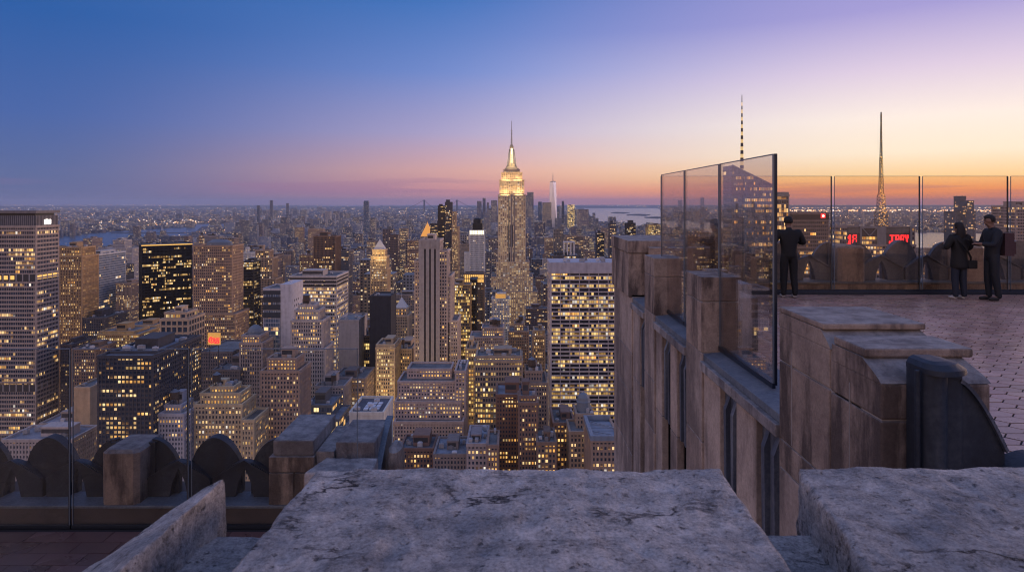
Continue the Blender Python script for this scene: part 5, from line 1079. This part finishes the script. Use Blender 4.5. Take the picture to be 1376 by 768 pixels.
def bay(parent, xl, xr, y, zb, h, full=True):
    """fins between the block faces xl and xr"""
    mid = (xl + xr) / 2
    put(fin_half(.44, h * .96, 1), 'half_fin', parent, xl, y, zb); put(fin_half(.44, h * .96, -1), 'half_fin', parent, xr, y, zb)
    put(fin_full(.86, h), 'arched_fin', parent, mid, y + .04, zb)
    for s_ in (-1, 1): put(low_arch(1.0, h * .62, .05), 'pointed_arch', parent, mid + s_ * .53, y - .06, zb)
def chamfer_block(parent, xc, y0, y1, z0, z1, w_=.60, mat='sandstone'):
    m = MB(); c = .07; a, b = xc - w_ / 2, xc + w_ / 2; P = lambda e, z: [(a + c + e, y0 + e, z), (b - c - e, y0 + e, z), (b - e, y0 + c + e, z), (b - e, y1 - e, z), (a + e, y1 - e, z), (a + e, y0 + c + e, z)]
    m.frustum(P(0, E + z0), P(0, E + z1 - .05)); m2 = MB(); m.frustum(P(0, E + z1 - .05), P(.05, E + z1), 0, True); return m.build('stone_block', mat, parent, bevel=.012)
# far right parapet
YR = 15.0; FL = -2.08
t = empty('parapet', (0, 0, 0), label='parapet of stone blocks and dark cast fins along the far edge of the right terrace', cat='parapet')
zl = -1.86
m = MB(); m.box(3.3, 17, YR - .06, YR + 1.15, E - 2.6, E + zl); m.build('base_wall', 'grey_limestone', t)
m = MB(); m.box(3.3, 17, YR - .10, YR + .35, E + zl, E + zl + .05); m.build('ledge', 'blue_lead_sill', t, bevel=.012, weld=True)
for xc in (5.05, 7.8, 10.55, 13.3, 16.05): chamfer_block(t, xc, YR, YR + .95, zl + .05, -1.0, .62, 'grey_limestone')
for a in (5.35, 8.10, 10.85, 13.6): bay(t, a, a + 2.15, YR + .45, zl + .05, .92)
bay(t, 2.9, 4.75, YR + .45, zl + .05, .92)
# near right parapet with the big fin beside the coved merlon
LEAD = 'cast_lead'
t = empty('parapet', (0, 0, 0), label='nearest dark cast fin and low arch beside the coved stone merlon', cat='parapet')
YN = 4.72
m = MB(); m.box(3.0, 12, YN - .3, YN + .35, E - 4, E - 2.0); m.build('base_wall', 'sandstone', t)
YN = 4.48; m = MB(); N_ = 18   # half round channel under a rounded hood, then a curved wing
cxb, rb_ = 2.90, .082
ring = lambda z, r, yr, xr: [(cxb + r * math.cos(math.pi * (1 + i / N_)), YN + .03 + yr * math.sin(math.pi * (1 + i / N_)), E + z) for i in range(N_ // 2)] + [(cxb + (xr - cxb) * math.sin(math.pi / 2 * i / N_), YN + .03 - yr * math.cos(math.pi / 2 * i / N_), E + z) for i in range(N_ + 1)] + [(xr, YN + .2, E + z), (cxb - r, YN + .2, E + z)]
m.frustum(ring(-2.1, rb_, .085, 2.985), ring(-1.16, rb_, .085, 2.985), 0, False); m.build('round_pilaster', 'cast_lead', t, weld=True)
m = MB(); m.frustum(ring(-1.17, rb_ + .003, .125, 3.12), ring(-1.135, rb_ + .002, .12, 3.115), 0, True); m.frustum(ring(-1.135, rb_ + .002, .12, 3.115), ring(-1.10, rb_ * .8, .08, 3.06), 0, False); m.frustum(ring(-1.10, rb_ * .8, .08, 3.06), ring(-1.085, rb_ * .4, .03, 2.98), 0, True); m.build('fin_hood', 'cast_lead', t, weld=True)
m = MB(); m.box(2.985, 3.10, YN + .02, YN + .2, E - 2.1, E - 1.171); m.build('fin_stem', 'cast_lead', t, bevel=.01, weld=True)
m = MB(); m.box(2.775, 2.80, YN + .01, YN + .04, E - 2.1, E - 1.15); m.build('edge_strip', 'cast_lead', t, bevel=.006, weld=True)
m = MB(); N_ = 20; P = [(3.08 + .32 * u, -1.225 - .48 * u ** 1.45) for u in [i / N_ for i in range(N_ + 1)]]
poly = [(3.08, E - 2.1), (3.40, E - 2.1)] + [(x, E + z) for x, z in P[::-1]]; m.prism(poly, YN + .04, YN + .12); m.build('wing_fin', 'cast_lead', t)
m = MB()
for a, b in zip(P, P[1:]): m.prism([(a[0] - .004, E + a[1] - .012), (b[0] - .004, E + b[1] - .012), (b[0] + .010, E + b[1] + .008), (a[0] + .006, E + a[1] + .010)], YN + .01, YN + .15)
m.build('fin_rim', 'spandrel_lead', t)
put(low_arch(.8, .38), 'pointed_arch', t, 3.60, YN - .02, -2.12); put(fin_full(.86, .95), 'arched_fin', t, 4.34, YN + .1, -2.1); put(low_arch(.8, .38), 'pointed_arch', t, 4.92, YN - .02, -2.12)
for xc in (6.35, 9.1): chamfer_block(t, xc, YN - .2, YN + .5, -2.1, -1.04)
bay(t, 6.65, 8.8, YN, -2.1, .92)
# left lower parapet
YL = 10.25; ZL = -4.73
t = empty('parapet', (0, 0, 0), label='lower parapet of stone blocks and dark pointed fins at the bottom left', cat='parapet')
plain('dark_base_stone', (.085, .066, .058), .9)  # shadow on the left base wall is put into its stone colour
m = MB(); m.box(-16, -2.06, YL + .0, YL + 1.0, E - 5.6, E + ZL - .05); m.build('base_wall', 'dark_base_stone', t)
m = MB(); m.box(-16, -2.07, YL - .02, YL + .5, E + ZL - .05, E + ZL); m.build('ledge', 'blue_lead_sill', t, bevel=.012, weld=True)
for xc in (-8.9, -6.15, -11.65): chamfer_block(t, xc, YL, YL + .78, ZL + .0, -3.88, .58)
for a in (-11.36, -8.61, -5.86): bay(t, a, a + 2.17 - (.0 if a < -6 else .12), YL + .42, ZL, .92)
stones(t, 'stone_block', [(-3.81, -3.10, YL, YL + 1.0, -4.22, -3.98), (-3.81, -3.42, YL + .003, YL + .97, -4.73, -4.235), (-3.41, -2.9, YL + .003, YL + .97, -4.73, -4.235)], 'sandstone')
stones(t, 'stone_block', [(-3.76, -3.12, YL + .05, YL + 1.35, -3.978, -3.74)], 'grey_limestone', bevel=.02)
stones(t, 'stone_block', [(-3.095, -2.81, YL + .1, YL + 1.3, -4.5, -3.93)], 'grey_limestone')
stones(t, 'stone_block', [(-2.80, -2.18, YL + .15, YL + 1.25, -4.5, -3.80)], 'grey_limestone', bevel=.02)
m = MB(); N_ = 12; P = [(YL + 1.3 - 1.25 * i / N_, -3.78 - .62 * (i / N_) ** 1.7) for i in range(N_ + 1)]
for (ya, za), (yb, zb) in zip(P, P[1:]): m.box(-2.17, -2.12, min(ya, yb), max(ya, yb) + .002, E - 5.4, E + min(za, zb)); m.frustum([(-2.20, yb, E + zb), (-2.09, yb, E + zb), (-2.09, ya, E + za), (-2.20, ya, E + za)], [(-2.20, yb, E + zb + .03), (-2.09, yb, E + zb + .03), (-2.09, ya, E + za + .03), (-2.20, ya, E + za + .03)])
m.build('curved_fin', 'blue_lead_sill', t)
m = MB()
for i in range(7):
    a = math.pi * i / 6; b = math.pi * (i + 1) / 6; rr_ = .34
m.lathe(0, 0, [(.34, 0), (.34, .3), (.28, .38), (.1, .42)], 18); m.v = [(-1.93 + x * .4, YL + .65 + y, E - 4.9 + z * 2.2) for x, y, z in m.v]; m.build('scroll_stone', 'sandstone', t, smooth=False, bevel=0)
m = MB(); m.box(-2.05, -1.8, YL + .1, YL + 1.3, E - 9, E - 4.9); m.box(-16, -2.06, YL + 1.0, YL + 1.35, E - 40, E - 5.5); m.build('base_wall', 'sandstone', t)

# terrace floors
m = MB(); a_, b_ = .330, .185; rr = random.Random(2); cols = int(13.5 / (.75 * a_)); g = .009
for i in range(cols):
    for j in range(int(9.95 / b_) + 1):
        x = 3.3 + i * .75 * a_; y = 4.98 + j * b_ + (b_ / 2 if i % 2 else 0)
        if y > 14.86: continue
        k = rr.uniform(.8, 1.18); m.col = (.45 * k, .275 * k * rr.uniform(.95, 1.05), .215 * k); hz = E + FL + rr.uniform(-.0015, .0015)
        hexp = [(-a_ / 2 + g, 0), (-a_ / 4 + g / 2, -b_ / 2 + g), (a_ / 4 - g / 2, -b_ / 2 + g), (a_ / 2 - g, 0), (a_ / 4 - g / 2, b_ / 2 - g), (-a_ / 4 + g / 2, b_ / 2 - g)]
        tx, ty = rr.uniform(-.006, .006), rr.uniform(-.008, .008)
        top = [(x + p, y + q, hz + p * tx + q * ty) for p, q in hexp]; m.face(top)
        m.frustum([(x + p * 1.01, y + q * 1.01, hz - .012) for p, q in hexp], top, 0, False)
o = m.build('terrace_paving', 'hex_tile'); o['kind'] = 'structure'
m = MB(); m.box(3.0, 17, 4.6, 15.0, E + FL - .04, E + FL - .009); o = m.build('terrace_floor', 'tile_bed'); o['kind'] = 'structure'
m = MB(); rr = random.Random(6)
for i in range(24):
    for j in range(26):
        x, y = -16 + i * .6 + (.3 if j % 2 else 0), 2.0 + j * .31; k = rr.uniform(.7, 1.2)
        if x + .6 > -2.1 and y > 1.9: continue
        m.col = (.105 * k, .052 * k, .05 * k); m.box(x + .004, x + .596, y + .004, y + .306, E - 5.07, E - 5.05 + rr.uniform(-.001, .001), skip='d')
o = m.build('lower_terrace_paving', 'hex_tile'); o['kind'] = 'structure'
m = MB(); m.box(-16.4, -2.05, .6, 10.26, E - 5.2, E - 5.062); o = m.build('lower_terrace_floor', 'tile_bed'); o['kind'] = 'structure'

# glass screens: each panel a thing of pane and post
def panel(p0, p1, zb, zt, key, label, post='end', pw=.05, channel=True):
    (xa, ya), (xb, yb) = p0, p1; L = math.hypot(xb - xa, yb - ya); ang = math.atan2(yb - ya, xb - xa)
    t = empty('glass_barrier', (xa, ya, E + zb), ang, label=label, cat='glass panel')
    m = MB(); m.box(.02, L - .02, -.007, .007, .0, zt - zb); m.build('pane', key, t)
    m = MB(); m.box(.02, L - .02, -.009, .009, zt - zb, zt - zb + .010); m.box(.012, .02, -.009, .009, 0, zt - zb); m.box(L - .02, L - .012, -.009, .009, 0, zt - zb); m.build('pane_edge', 'glass_edge', t)
    if pw: m = MB(); m.box(L - .012 - pw, L - .014, .010, .010 + pw * .5, 0, zt - zb + .012); m.build('post', 'post_steel', t, bevel=.004, weld=True)
    if channel: m = MB(); m.box(0, L, -.018, .018, -.03, .03); m.build('base_channel', 'post_steel', t)
    return t
XG = 2.9
panel((XG, 9.15), (XG, 7.25), -2.03, .53, 'tall_glass', 'tallest glass panel with a thick dark end post by the standing man', pw=.07)
panel((XG, 11.0), (XG, 9.17), -2.03, .53, 'tall_glass', 'second tall glass panel rising behind the middle merlon', pw=.045)
panel((XG, 12.72), (XG, 11.02), -2.03, .53, 'tall_glass', 'farthest tall glass panel, its left edge against the harbour', pw=.03)
YG = 14.86; xs = [3.36, 5.3, 7.3, 9.3, 11.3, 13.3, 15.3]; lb = ['back glass panel half hidden behind the tall glass screens', 'back glass panel behind the standing man', 'back glass panel before the red-signed tower with the lattice mast', 'back glass panel behind the woman and the man with a phone', 'back glass panel cut by the right edge of the view', 'back glass panel beyond the right edge']
for i in range(6): panel((xs[i], YG), (xs[i + 1] - .03, YG), -2.0, .59, 'parapet_glass', lb[i], pw=.022)
m = MB(); m.box(3.3, 17, YG - .07, YG + .09, E - 2.08, E - 2.0); o = m.build('glass_kerb', 'post_steel', None, bevel=.01, weld=True); tag(o, 'dark metal kerb holding the back glass panels along the terrace', 'kerb')
YB = 10.15; xs = [-10.5, -8.65, -6.82, -4.98, -2.36]; lb = ['lower glass panel beyond the left edge', 'lower glass panel at the far left in front of the parapet fins', 'lower glass panel between the two dark posts at the bottom left', 'lower glass panel ending beside the corner blocks of the left parapet']
for i in range(4): panel((xs[i], YB), (xs[i + 1] - .02, YB), -5.02, -2.27, 'lower_glass', lb[i], pw=.035 if i < 3 else .015)

# ------------------------------------------------------------------ people
def skin(name, verts, edges, mat, parent=None, loc=None, rz=0, sub=2):
    me = bpy.data.meshes.new(name); me.from_pydata([v[:3] for v in verts], edges, []); o = bpy.data.objects.new(name, me); COL.objects.link(o)
    md = o.modifiers.new('skin', 'SKIN'); md.use_smooth_shade = True; sv = me.skin_vertices[0].data
    for i, v in enumerate(verts): sv[i].radius = (v[3], v[4] if len(v) > 4 else v[3]); sv[i].use_root = (i == 0)
    o.modifiers.new('sub', 'SUBSURF').levels = sub; o.modifiers['sub'].render_levels = sub
    dg = bpy.context.evaluated_depsgraph_get(); dg.update(); m2 = bpy.data.meshes.new_from_object(o.evaluated_get(dg)); bpy.data.objects.remove(o)
    m2.name = name; m2.materials.clear(); m2.materials.append(MAT[mat]); m2.polygons.foreach_set('use_smooth', [True] * len(m2.polygons))
    o = bpy.data.objects.new(name, m2); COL.objects.link(o)
    if parent: o.parent = parent
    return o
def person(label, x, y, z, rz, h, arms, legs=((.09, .0), (-.09, .0)), hair='short', coat='waist', coatmat='black_cloth', legmat='black_cloth', shoemat='shoe_dark', tilt=0.0, bulk=1.0):
    """faces +y in its own frame; arms = per side (elbow offset, hand offset) from the shoulder; legs = foot (x, y)"""
    k = h / 1.75; V = []; Ed = []
    def add(x, y, z, r, r2=None, to=None):
        V.append((x * k, y * k, z * k, r * k) if r2 is None else (x * k, y * k, z * k, r * k, r2 * k)); i = len(V) - 1
        if to is not None: Ed.append((to, i))
        return i
    pel = add(0, 0, .96, .120 * bulk, .088 * bulk); wa = add(0, .0, 1.12, .115 * bulk, .08 * bulk, pel); ch = add(0, -.005, 1.29, .13 * bulk, .085 * bulk, wa); nb = add(0, -.005, 1.45, .058, .055, ch); ne = add(0, .01, 1.53, .052, .052, nb)
    ja = add(0, .03 + tilt * .5, 1.575, .068, .074, ne); he = add(0, .022 + tilt * .8, 1.64, .088, .104, ja); h2 = add(0, .012 + tilt, 1.695, .084, .10, he); h3 = add(0, .01 + tilt, 1.735, .055, .068, h2); add(0, .01 + tilt, 1.752, .022, .026, h3)
    no = add(0, .118 + tilt * 1.1, 1.625, .012, .014, ja); [add(s_ * .082, .005 + tilt, 1.64, .012, .02, he) for s_ in (-1, 1)]
    arm_pts = []
    for s_, (el, ha) in zip((1, -1), arms):
        sh = (s_ * .185 * bulk, -.01, 1.42); a = add(*sh, .052, None, ch); e_ = (sh[0] + el[0], sh[1] + el[1], sh[2] + el[2]); b = add(*e_, .045, None, a); w_ = (e_[0] + ha[0], e_[1] + ha[1], e_[2] + ha[2]); c = add(*w_, .028, None, b)
        arm_pts.append((sh, e_, w_)); dv = Vector(ha).normalized(); up = Vector((0, 0, 1)) - dv * dv.z; up = up.normalized() if up.length > .1 else Vector((0, 1, 0)); sd = dv.cross(up).normalized()
        pm = Vector(w_) + dv * .055; pa = add(*pm, .030, .022, c)
        for q, ln in zip((-1.2, -.4, .4, 1.2), (.060, .075, .07, .055)):
            base = pm + sd * q * .017 + dv * .02; f1 = base + dv * ln * .55; f2 = f1 + (dv * .7 - up * .7) * ln * .5; i = add(*f1, .0095, None, pa); add(*f2, .008, None, i)
        th = pm - sd * .032 * s_ + up * .015 + dv * .012; i = add(*th, .011, None, c); add(*(th + dv * .03 + up * .012), .009, None, i)
    leg_pts = []
    for s_, (fx, fy) in zip((1, -1), legs):
        hp = (s_ * .09, 0, .90); a = add(*hp, .088, None, pel); kn = (s_ * .09 * .5 + fx * .5, fy * .45 + .015, .50); b = add(*kn, .058, None, a); an = (fx, fy - .02, .09); c = add(*an, .038, None, b); add(fx, fy + .12, .035, .034, .028, c); leg_pts.append((hp, kn, an))
    t = skin('person', V, Ed, 'skin'); t.location = (x, y, z); t.rotation_euler.z = rz; tag(t, label, 'person')
    V, Ed = [], []; lo = {'waist': .90, 'hip': .74}[coat]; fl = 1.18 if coat == 'hip' else 1.0
    hem = add(0, 0, lo - .07, .150 * bulk * fl, .115 * bulk * fl); pel = add(0, 0, lo + .04, .168 * bulk * fl, .130 * bulk * fl, hem); wa = add(0, 0, 1.10, .152 * bulk, .115 * bulk, pel); ch = add(0, -.01, 1.31, .172 * bulk, .128 * bulk, wa); nb = add(0, -.01, 1.45, .095, .085, ch); n2 = add(0, 0, 1.50, .068, .066, nb); add(0, .004, 1.535, .060, .060, n2)
    for sh, e_, w_ in arm_pts: a = add(*sh, .082 * bulk, None, ch); b = add(*e_, .062 * bulk, None, a); add(*[e_[i] + (w_[i] - e_[i]) * .92 for i in range(3)], .046, None, b)
    skin('jacket', V, Ed, coatmat, t)
    V, Ed = [], []; tr_ = .80 if coat == 'hip' else .94; wst = add(0, 0, 1.08, .12 * bulk * tr_, .09 * bulk * tr_); pel = add(0, -.005, .97, .142 * bulk * tr_, .112 * bulk * tr_, wst)
    for hp, kn, an in leg_pts: a = add(*hp, .105 * bulk * tr_, None, pel); b = add(*kn, .076 * bulk, None, a); c = add(an[0], an[1], .13, .062, None, b); add(an[0], an[1], .045, .060, None, c)
    skin('trousers', V, Ed, legmat, t)
    for (hp, kn, an) in leg_pts:
        V, Ed = [], []; a = add(an[0], an[1] - .01, .055, .047, .05); b = add(an[0], an[1] + .10, .045, .048, .04, a); add(an[0], an[1] + .19, .034, .042, .030, b); skin('shoe', V, Ed, shoemat, t)
    m = MB(); hy = .014 + tilt
    def lump(cx, cy, cz, rx, ry, rz, fr):
        rows_, N_ = 14, 22; g_ = []
        for j in range(rows_ + 1):
            ph = -math.pi / 2 + math.pi * j / rows_; row = []
            for i in range(N_):
                th = 2 * math.pi * i / N_; x_, y_, z_ = math.cos(ph) * math.cos(th), math.cos(ph) * math.sin(th), math.sin(ph)
                f_ = 1 + .03 * mnoise.noise(Vector((x_ * 3, y_ * 3, z_ * 5 + cz)))
                if fr and (z_ < -.55 or (y_ > .15 and z_ < .38)): f_ = .8
                row.append(((cx + x_ * rx * f_) * k, (cy + y_ * ry * f_) * k, (cz + z_ * rz * f_) * k))
            g_.append(row)
        for a_, b_ in zip(g_, g_[1:]): m.frustum(a_, b_, 0, False)
    lump(0, hy, 1.672, .097, .114, .108, True)
    if hair == 'long': lump(0, -.052, 1.535, .108, .068, .20, False)
    m.build('hair', 'hair_dark', t, weld=True, smooth=True)
    for s_ in (-1, 1): m = MB(); m.lathe(0, 0, [(.004, -.007), (.009, -.003), (.009, .003), (.004, .007)], 8); m.v = [(s_ * .03 * k + a * k, (.098 + tilt) * k + b * k, 1.648 * k + c * k) for a, b, c in m.v]; m.build('eye', 'eye_dark', t)
    return t
dg_ = lambda a: math.radians(a)
person('man in a black jacket and white-soled shoes standing with his back turned, elbows bent', PX(1060, 14.3), 14.3, E + FL, dg_(-4), 1.76, (((.13, .02, -.24), (-.10, .22, .04)), ((-.13, .02, -.24), (.12, .22, .06))), ((.12, -.02), (-.11, .02)), shoemat='shoe_white', tilt=.02, bulk=1.10)
person('woman with long dark hair in a loose dark hip-length coat, back turned', PX(1289, 14.1), 14.1, E + FL, dg_(8), 1.64, (((.12, .04, -.24), (.02, .18, -.06)), ((-.11, .03, -.25), (.10, .16, .08))), ((.11, 0), (-.10, .01)), hair='long', coat='hip', legmat='denim', shoemat='shoe_white', bulk=1.12)
mn = person('man in dark clothes seen from the side, looking down at his phone', PX(1333, 13.9), 13.9, E + FL, dg_(82), 1.80, (((.06, .08, -.27), (-.04, .24, .03)), ((-.06, .10, -.26), (.03, .26, .02))), ((.09, .03), (-.09, -.06)), coatmat='navy_cloth', legmat='navy_cloth', tilt=.035, bulk=1.06)
person('dark silhouetted person behind the tall glass screens with arms raised to the left', PX(961, 13.7), 13.7, E + FL, dg_(70), 1.72, (((.05, .12, -.18), (0, .22, .08)), ((-.05, .12, -.18), (0, .22, .08))), hair='long', coat='hip', bulk=1.05)
px_ = PX(1333, 13.9); m = MB(); m.box(-.037, .037, -.005, .005, -.075, .075); o = m.build('phone', 'phone_black', None, bevel=.006, weld=True); o.location = (px_ - .43, 13.95, E + FL + 1.24); o.rotation_euler = (dg_(-50), 0, dg_(82)); tag(o, 'small dark phone held out by the man seen from the side', 'phone')
V = MB(); V.box(-.16, .16, -.10, .08, -.24, .24); V.box(-.13, .13, -.15, -.10, -.20, .05); o = V.build('backpack', 'maroon_cloth', None, bevel=.05, weld=False); o.location = (px_ + .245, 13.87, E + FL + 1.20); o.rotation_euler.z = dg_(82); tag(o, 'dark maroon backpack worn by the man looking at his phone', 'backpack')
m = MB()
wx, wy = PX(1289, 14.1), 14.1
pts = [(-.17, -.05, 1.42), (-.06, -.165, 1.30), (.06, -.175, 1.12), (.17, -.12, .96), (.22, -.03, .86)]
for a, b in zip(pts, pts[1:]): m.bar((wx + a[0], wy + a[1], E + FL + a[2] * .94), (wx + b[0], wy + b[1], E + FL + b[2] * .94), .028)
o = m.build('shoulder_bag', 'black_cloth', None); m2 = MB(); tag(o, 'thin shoulder bag strap slung across the back of the long-haired woman', 'bag')
m2.box(wx + .14, wx + .34, wy - .09, wy + .02, E + FL + .66, E + FL + .84); b_ = m2.build('pouch', 'black_cloth', o, bevel=.02, weld=True)

# ------------------------------------------------------------------ sky, sun, air, camera
W = bpy.data.worlds.new('World'); SC.world = W; W.use_nodes = True; t_ = W.node_tree; t_.nodes.clear()
class WN(NT):
    def __init__(s): s.t = t_; s.n = t_.nodes; s.l = t_.links
n = WN(); SUNAZ = math.radians(38)
tc = n.node('ShaderNodeTexCoord'); sp = n.node('ShaderNodeSeparateXYZ'); n.l.new(tc.outputs['Generated'], sp.inputs[0]); x, y, z = sp.outputs
hl = n.math('SQRT', n.math('ADD', n.math('MULTIPLY', x, x), n.math('MULTIPLY_ADD', y, y, 1e-6)))
ca = n.math('DIVIDE', n.math('MULTIPLY_ADD', x, math.sin(SUNAZ), n.math('MULTIPLY', y, math.cos(SUNAZ))), hl)
ang = n.math('ARCCOSINE', n.math('MINIMUM', n.math('MAXIMUM', ca, -.9999), .9999))
mp = n.node('ShaderNodeMapping'); mp.inputs['Scale'].default_value = (1.2, 1.2, 26); n.l.new(tc.outputs['Generated'], mp.inputs['Vector'])
cl = n.noise(1.6, 4, mp.outputs[0])
el = n.math('DIVIDE', n.math('ARCSINE', z), math.radians(40)); el = n.math('MAXIMUM', el, 0.0)
C = lambda st: [(p, S(*c)) for p, c in st]
rl = n.ramp(el, C([(0, (98, 106, 148)), (.05, (92, 108, 156)), (.16, (72, 102, 168)), (.34, (44, 94, 166)), (.55, (62, 104, 172)), (1, (116, 136, 192))]))
rm = n.ramp(el, C([(0, (192, 134, 146)), (.03, (222, 152, 150)), (.068, (234, 176, 164)), (.15, (186, 172, 208)), (.28, (122, 146, 212)), (.43, (66, 118, 192)), (.65, (90, 120, 185)), (1, (116, 136, 192))]))
rr_ = n.ramp(el, C([(0, (226, 132, 108)), (.025, (252, 166, 98)), (.05, (254, 214, 152)), (.095, (255, 238, 212)), (.16, (254, 240, 230)), (.25, (224, 207, 229)), (.36, (166, 158, 216)), (.6, (122, 132, 200)), (1, (116, 136, 192))]))
rb = n.ramp(el, C([(0, (206, 160, 140)), (.18, (232, 188, 164)), (.42, (214, 184, 178)), (.7, (160, 158, 192)), (1, (116, 136, 192))]))
def sm(a, lo, hi):
    nd = n.node('ShaderNodeMapRange', interpolation_type='SMOOTHSTEP'); n.put(nd.inputs[0], a); nd.inputs[1].default_value = lo; nd.inputs[2].default_value = hi; return nd.outputs[0]
rb = n.mix(1.0, rb, (1.4, 1.36, 1.30, 1), 'MULTIPLY'); c = n.mix(sm(ang, .10, .84), rr_, rm); c = n.mix(sm(ang, .55, 1.32), c, rl); c = n.mix(sm(ang, 1.45, 2.3), c, rb)
band = n.math('MULTIPLY', n.math('MULTIPLY', sm(cl, .52, .62), sm(el, .09, .02)), .38)
c = n.mix(band, c, S(150, 112, 150))
sky = n.node('ShaderNodeTexSky', sky_type='NISHITA'); sky.sun_disc = False; sky.sun_elevation = math.radians(1.0); sky.sun_rotation = SUNAZ
bg = n.node('ShaderNodeBackground'); bg.inputs[1].default_value = 1.0; n.l.new(c, bg.inputs[0])
bg2 = n.node('ShaderNodeBackground'); bg2.inputs[1].default_value = .006; n.l.new(sky.outputs[0], bg2.inputs[0])
ad = n.node('ShaderNodeAddShader'); n.l.new(bg.outputs[0], ad.inputs[0]); n.l.new(bg2.outputs[0], ad.inputs[1])
out = n.node('ShaderNodeOutputWorld'); n.l.new(ad.outputs[0], out.inputs[0])
l = bpy.data.lights.new('sun', 'SUN'); l.energy = 1.4; l.angle = math.radians(22); l.color = (1, .62, .42); o = bpy.data.objects.new('sun', l); COL.objects.link(o)
el_ = math.radians(7); dvec = Vector((math.sin(SUNAZ + .5) * math.cos(el_), math.cos(SUNAZ + .5) * math.cos(el_), math.sin(el_))); o.rotation_euler = (-dvec).to_track_quat('-Z', 'Y').to_euler()
HAZE = True
if HAZE:
    n = NT('haze'); n.n.remove(n.p); v = n.node('ShaderNodeVolumePrincipled'); v.inputs['Color'].default_value = (.62, .75, 1, 1); v.inputs['Density'].default_value = 2.6e-5; n.l.new(v.outputs[0], n.out.inputs['Volume']); MAT['haze'] = n.m
    m = MB(); m.box(-50000, 50000, -3500, 45000, -1, 470); o = m.build('haze', 'haze'); o['kind'] = 'stuff'
cam = bpy.data.cameras.new('camera'); o = bpy.data.objects.new('camera', cam); COL.objects.link(o); SC.camera = o
o.location = (0, 0, CZ); o.rotation_euler = (math.pi / 2, 0, 0); cam.sensor_width = 36; cam.lens = F / 1376 * 36; cam.shift_y = -(384 - HY) / 1376; cam.clip_start = .05; cam.clip_end = 150000
cam.dof.use_dof = True; cam.dof.focus_distance = 40; cam.dof.aperture_fstop = 9
SC.view_settings.view_transform = 'Standard'; SC.view_settings.look = 'None'; SC.view_settings.exposure = 0; SC.view_settings.gamma = 1
cy = SC.cycles; cy.use_denoising = True; cy.denoiser = 'OPENIMAGEDENOISE'; cy.max_bounces = 5; cy.diffuse_bounces = 2; cy.glossy_bounces = 3; cy.transmission_bounces = 4; cy.transparent_max_bounces = 20; cy.volume_bounces = 1; cy.caustics_reflective = False; cy.caustics_refractive = False; cy.sample_clamp_indirect = 4; cy.filter_width = 1.15
